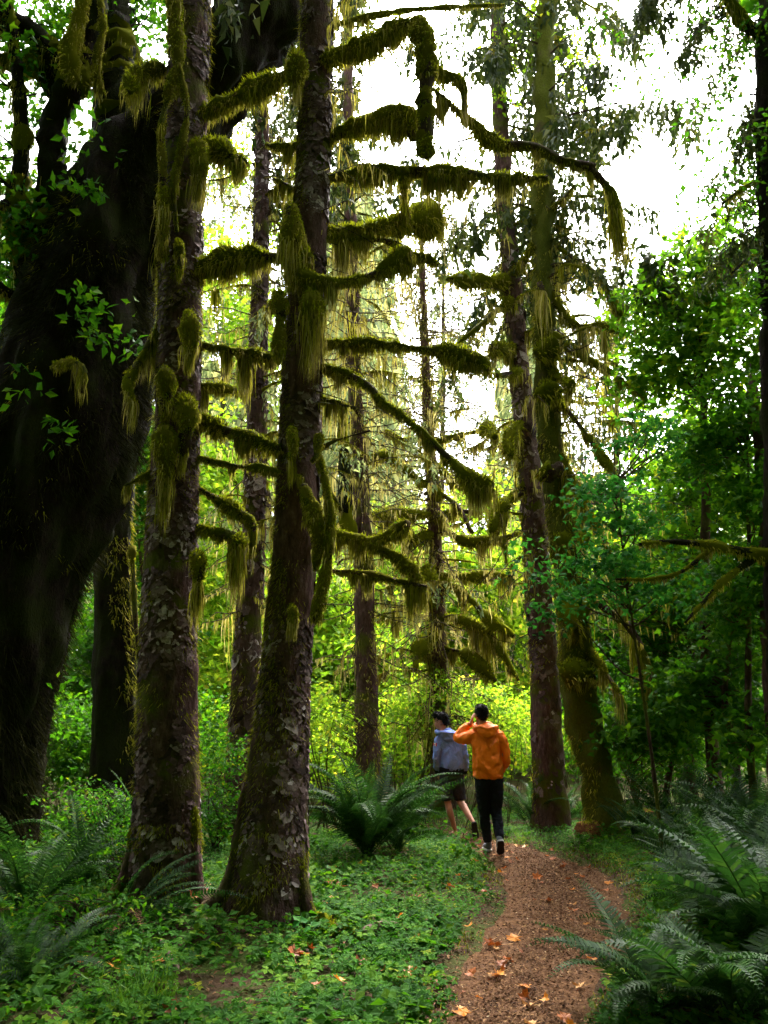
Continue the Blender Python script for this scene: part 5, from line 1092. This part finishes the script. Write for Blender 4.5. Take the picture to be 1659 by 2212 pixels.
body += hand_shapes((-.21, .085, 1.56), (.30, -.12, .95), (.85, .1, -.25), .45, 1.05, -1)
body += hand_shapes((.155, .12, .99), (-.2, .6, -.6), (-.9, 0, .2), .7, 1, 1)
fuse('body', body, M['skin'], po, .0085, 4); face_bits(po, A, hO)
hair_on(po, A, hO, [ball((0,-.022,.155), (.084,.098,.086)), ball((0,-.055,.105), (.072,.062,.06)), ball((0,.03,.205), (.066,.066,.042)), ball((.0,-.075,.065), (.05,.035,.035))], 2600, (.01, .022))
wr = lambda c: folds((9, 9, 5), .016, seed=4)(c) + .009*np.sin((c[:, 2]*34 + c[:, 0]*16 + 2*fbm(c*5, 2)))*np.clip((1.22-c[:, 2])*4, 0, 1)*np.clip((c[:, 2]-.9)*12, 0, 1) + .006*fbm(c*16, 2)
jk = fuse('jacket', [etube([(-.015,.0,.915,.188,.14),(-.015,-.005,.95,.192,.15),(-.018,-.012,1.05,.182,.155),(-.03,-.01,1.2,.174,.15),(-.03,-.005,1.34,.19,.135),(-.025,0,1.43,.185,.115),(-.035,.005,1.5,.12,.095),(-.055,.015,1.55,.085,.085)], seg=40, n=40),
    etube([(-.1,-.0,1.395,.07,.08),(-.15,-.005,1.41,.08,.088),(-.2,.01,1.405,.078,.08),(-.29,.03,1.375,.068,.07),(-.365,.055,1.375,.06,.064),(-.385,.07,1.395,.05,.055),(-.34,.09,1.45,.055,.055),(-.28,.1,1.5,.05,.05),(-.225,.092,1.545,.036,.036)], xref=(0, 1, 0), n=50),
    etube([(.06,0,1.41,.07,.08),(.12,0,1.405,.078,.088),(.165,-.01,1.36,.075,.08),(.2,-.02,1.25,.06,.068),(.22,-.03,1.15,.056,.062),(.21,.02,1.08,.054,.056),(.175,.08,1.01,.048,.05),(.16,.115,.985,.038,.04)], n=50)], M['orange'], po, .0095, 5, wr)
fuse('hood', [etube([(-.055-.115*cos(a), .005+.085*sin(a)*.9, 1.525-.035*sin(a)*-1, .03, .036) for a in np.linspace(-.9, pi+.9, 14)], xref=(0, 0, 1), n=50),
    ball((-.025,-.105,1.475), (.128,.062,.085)), ball((-.02,-.13,1.43), (.095,.045,.055)), etube([(-.15,-.06,1.51,.035,.04),(-.09,-.115,1.515,.03,.04),(-.02,-.135,1.50,.026,.042),(.05,-.115,1.51,.03,.04),(.10,-.06,1.51,.035,.04)], xref=(0, 0, 1))], M['orange'], jk, .0085, 4, lambda c: folds((12, 12, 14), .01, seed=9)(c))
v, f = etube([(-.015,.0,.905,.186,.134),(-.015,.0,.925,.194,.142)], seg=40); B = MB(); B.add(v, f); link('hem', B.mesh('hem', M['orange_dark']), jk, (0,0,0))
v, f = etube([(-.232,.092,1.535,.038,.038),(-.214,.091,1.556,.036,.036)], xref=(0, 1, 0)); B = MB(); B.add(v, f); link('cuff', B.mesh('cuff', M['orange_dark']), jk, (0,0,0))
fuse('trousers', [etube([(-.01,0,.84,.155,.115),(-.01,0,.96,.172,.125)], seg=30), etube([(-.085,0,.9,.1,.115),(-.085,.03,.7,.086,.095),(-.068,.08,.48,.068,.075),(-.045,.14,.28,.062,.07),(-.02,.195,.13,.05,.056)]),
    etube([(.075,0,.9,.1,.115),(.082,.02,.7,.086,.095),(.078,.05,.5,.068,.075),(.088,-.03,.33,.062,.07),(.09,-.125,.21,.05,.055)])], M['trouser'], po, .0085, 4, folds((14, 14, 20), .012, seed=2))
def shoe(parent, heel, toe, up, w=.047, mats=('shoe', 'sole', 'sole_edge'), strap=False):
    """a shoe lying along heel-toe; up points from its sole to the ankle"""
    h, t = np.array(heel, float), np.array(toe, float); d = nrm(t-h); L = np.linalg.norm(t-h); u = np.array(up, float); u = nrm(u-d*(u@d)); s_ = np.cross(d, u)
    def plate(k0, k1, sc):
        B = MB(); prof = [(0, .55), (.06, .78), (.2, .86), (.42, .8), (.62, .98), (.78, 1.0), (.9, .8), (1.0, .35)]
        ring = [(a, b) for a, b in prof]+[(a, -b) for a, b in prof[::-1]]; n = len(ring)
        V = [h+d*(a*L*sc-(sc-1)*L*.5)+s_*b*w*sc+u*k for k in (k0, k1) for a, b in ring]
        F4 = [[i, (i+1) % n, n+(i+1) % n, n+i] for i in range(n)]
        V += [h+d*L*.5+u*k0, h+d*L*.5+u*k1]; F3 = [[2*n, (i+1) % n, i] for i in range(n)]+[[2*n+1, n+i, n+(i+1) % n] for i in range(n)]
        B.add(V, [np.array(F4), np.array(F3)]); return B
    if not strap:
        o = fuse('shoe', [etube([(*(h+d*.02+u*.045), .036, .04), (*(h+d*L*.3+u*.045), .042, .042), (*(h+d*L*.6+u*.035), .046, .033), (*(h+d*L*.93+u*.025), .036, .02)], xref=s_), etube([(*(h+d*.045+u*.03), .036, .04), (*(h+d*.05+u*.095), .038, .044)], xref=s_)], M[mats[0]], parent, .007, 4)
    else:
        o = link('sandal', plate(.0, .012, 1.0).mesh('sandal', M[mats[0]], False), parent, (0, 0, 0))
        for g in (-1, 1):
            c = spline(np.array([h+d*L*.8+u*.012, h+d*L*.62+s_*g*.028+u*.05, h+d*L*.38+s_*g*.044+u*.01]), 10); v, f = tube(c, .006, 6); B = MB(); B.add(v, f); link('strap', B.mesh('strap', M['sole']), o, (0, 0, 0))
    link('sole_edge', plate(-.012, .006, 1.04).mesh('sole_edge', M[mats[2]], False), o, (0, 0, 0)); link('sole', plate(-.02, -.0125, 1.02).mesh('sole', M[mats[1]], False), o, (0, 0, 0))
shoe(po, (-.01, .13, .03), (-.035, .40, .03), (0, 0, 1)); shoe(po, (.085, -.215, .195), (.1, -.06, .022), (-.05, .72, .6))

# ---- walker in the blue-grey hoodie
bx_ = _flat(978, 1808); BZ = hz(*bx_)+.03
pb = empty('person', (bx_[0], bx_[1], BZ)); tag(pb, 'person in blue-grey hoodie and dark shorts with bare calves, looking left', 'person')
hO = (-.125, .05, 1.475); hd, A = head_shapes(hO, radians(62), radians(-4))
body = list(hd) + [etube([(-.08,.02,1.33,.07,.065),(-.105,.03,1.43,.055,.055),(-.125,.045,1.53,.052,.055)]),
    etube([(0,0,.82,.13,.1),(.01,0,.95,.13,.095),(.0,0,1.15,.12,.1),(-.03,.01,1.32,.13,.085),(-.06,.015,1.4,.09,.065)], seg=26),
    etube([(-.175,.01,1.36,.05,.048),(-.2,-.02,1.22,.042,.042),(-.212,-.025,1.08,.037,.037),(-.21,.0,.98,.032,.032),(-.193,.06,.86,.025,.024)]),
    etube([(.11,0,1.36,.05,.048),(.16,-.01,1.22,.042,.042),(.195,-.005,1.08,.037,.037),(.2,.02,.98,.032,.032),(.187,.08,.85,.025,.024)]),
    etube([(-.075,0,.88,.08,.085),(-.08,.0,.68,.068,.072),(-.062,.015,.48,.05,.054),(-.04,-.02,.36,.049,.055),(-.005,.0,.24,.042,.047),(.035,.03,.1,.028,.032),(.045,.035,.06,.028,.034)], n=50),
    etube([(.08,0,.88,.08,.085),(.1,.03,.68,.068,.072),(.115,.05,.49,.05,.054),(.16,-.05,.41,.049,.055),(.205,-.14,.33,.042,.047),(.255,-.24,.25,.028,.032),(.268,-.26,.225,.028,.033)], n=50),
    etube([(.045,.0,.045,.028,.03),(.03,.08,.045,.034,.03),(.01,.17,.028,.04,.017),(.0,.21,.025,.035,.012)]), etube([(.268,-.285,.225,.028,.03),(.285,-.25,.16,.034,.03),(.295,-.225,.08,.04,.018),(.298,-.215,.03,.034,.013)])]
body += hand_shapes((-.193, .06, .86), (.15, .45, -.8), (.9, 0, .2), .7, 1, 1) + hand_shapes((.187, .08, .85), (-.1, .3, -.8), (-.9, 0, .2), .7, 1, 1)
fuse('body', body, M['skin'], pb, .0085, 4); face_bits(pb, A, hO)
hair_on(pb, A, hO, [ball((0,-.022,.158), (.083,.096,.084)), ball((0,-.06,.11), (.07,.056,.06)), ball((0,.05,.21), (.062,.055,.042)), ball((0,.085,.205), (.05,.03,.032))], 2800, (.012, .034), 1.0)
wr2 = lambda c: folds((10, 10, 4), .014, seed=14)(c) + .007*np.sin(c[:, 2]*60+c[:, 0]*20+3*fbm(c*6, 2))*np.clip((1.12-c[:, 2])*5, 0, 1)*np.clip((np.abs(c[:, 0])-.15)*20, 0, 1) + .004*fbm(c*18, 2)
hk = fuse('hoodie', [etube([(.01,.0,.93,.172,.136),(.01,-.008,.97,.172,.14),(.01,-.01,1.06,.162,.14),(-.0,-.005,1.2,.158,.132),(-.03,.0,1.3,.17,.12),(-.05,.01,1.375,.15,.1),(-.07,.018,1.42,.1,.085),(-.09,.025,1.46,.072,.07)], seg=36, n=40),
    etube([(-.1,.01,1.34,.065,.075),(-.16,.01,1.335,.07,.078),(-.193,-.01,1.26,.064,.068),(-.208,-.025,1.15,.058,.06),(-.216,-.025,1.07,.055,.055),(-.215,.0,.98,.05,.05),(-.2,.04,.9,.041,.041)], n=50),
    etube([(.04,.0,1.345,.065,.075),(.1,.0,1.335,.072,.078),(.145,-.01,1.26,.066,.068),(.178,-.012,1.15,.058,.06),(.2,-.005,1.06,.055,.055),(.205,.02,.97,.05,.05),(.195,.06,.89,.041,.041)], n=50)], M['heather'], pb, .0095, 5, wr2)
fuse('hood', [etube([(-.1-.1*cos(a), .015+.08*sin(a)*.9, 1.44+.03*sin(a), .026, .032) for a in np.linspace(-.9, pi+.9, 14)], xref=(0, 0, 1), n=50), ball((-.05,-.09,1.385), (.115,.058,.075)), ball((-.035,-.11,1.335), (.075,.04,.05)),
    etube([(-.19,-.04,1.425,.03,.034),(-.13,-.1,1.43,.026,.036),(-.05,-.12,1.42,.024,.04),(.02,-.1,1.415,.028,.036),(.06,-.04,1.41,.03,.034)], xref=(0, 0, 1))], M['heather'], hk, .0085, 4, lambda c: folds((12, 12, 12), .01, seed=19)(c))
fuse('waistband', [etube([(.0,.0,.862,.168,.128),(.0,-.002,.88,.175,.135),(.0,-.006,.945,.176,.137),(.0,-.008,.958,.17,.13)], seg=40)], M['black_rib'], hk, .008, 2, lambda c: .003*np.sin(np.arctan2(c[:, 1], c[:, 0])*70))
for q in ([(-.203,.03,.915,.045,.045),(-.196,.052,.865,.037,.037)], [(.198,.05,.905,.045,.045),(.19,.072,.855,.037,.037)]):
    v, f = etube(q); B = MB(); B.add(v, f); link('cuff', B.mesh('cuff', M['black_rib']), hk, (0, 0, 0))
fuse('shorts', [etube([(0,0,.8,.15,.115),(0,0,.9,.16,.12)], seg=30), etube([(-.078,0,.86,.092,.108),(-.085,.0,.7,.09,.1),(-.075,.01,.57,.086,.094),(-.068,.012,.5,.084,.092)]), etube([(.08,0,.86,.092,.108),(.098,.025,.7,.09,.1),(.108,.04,.57,.086,.094),(.115,.045,.5,.084,.092)])], M['shorts'], pb, .0085, 4, folds((10, 10, 7), .012, seed=3))
shoe(pb, (.052, -.03, .0), (-.005, .235, .0), (0, 0, 1), .045, ('sole', 'sole', 'sole'), True); shoe(pb, (.27, -.325, .235), (.305, -.235, .0), (-.1, .93, .35), .045, ('sole', 'sole', 'sole'), True)
# little flag on the sleeve: red, white, red with a red leaf
fl = empty('flag_patch', (0, 0, 0)); fl.parent = hk; fl.location = (-.238, -.062, 1.262); fl.rotation_euler = (0, 0, radians(-38))
def patch(name, x0, x1, z0, z1, y, m):
    B = MB(); V = [(x, yy, z) for yy in (y, y+.004) for x, z in ((x0, z0), (x1, z0), (x1, z1), (x0, z1))]; B.add(V, np.array([[0,1,2,3],[7,6,5,4],[0,4,5,1],[1,5,6,2],[2,6,7,3],[3,7,4,0]])); link(name, B.mesh(name, M[m], False), fl, (0, 0, 0))
patch('red_bar', -.03, -.0135, -.022, .022, 0, 'red'); patch('red_bar', .0135, .03, -.022, .022, 0, 'red'); patch('white_field', -.0135, .0135, -.022, .022, 0, 'white')
B = MB(); v = MAPLE[0]*np.array([.014, .016, 0]); v = np.stack([v[:, 0], np.full(len(v), -.002), v[:, 1]-.006], -1); B.add(v, MAPLE[1]); link('leaf_mark', B.mesh('leaf_mark', M['red'], False), fl, (0, 0, 0))
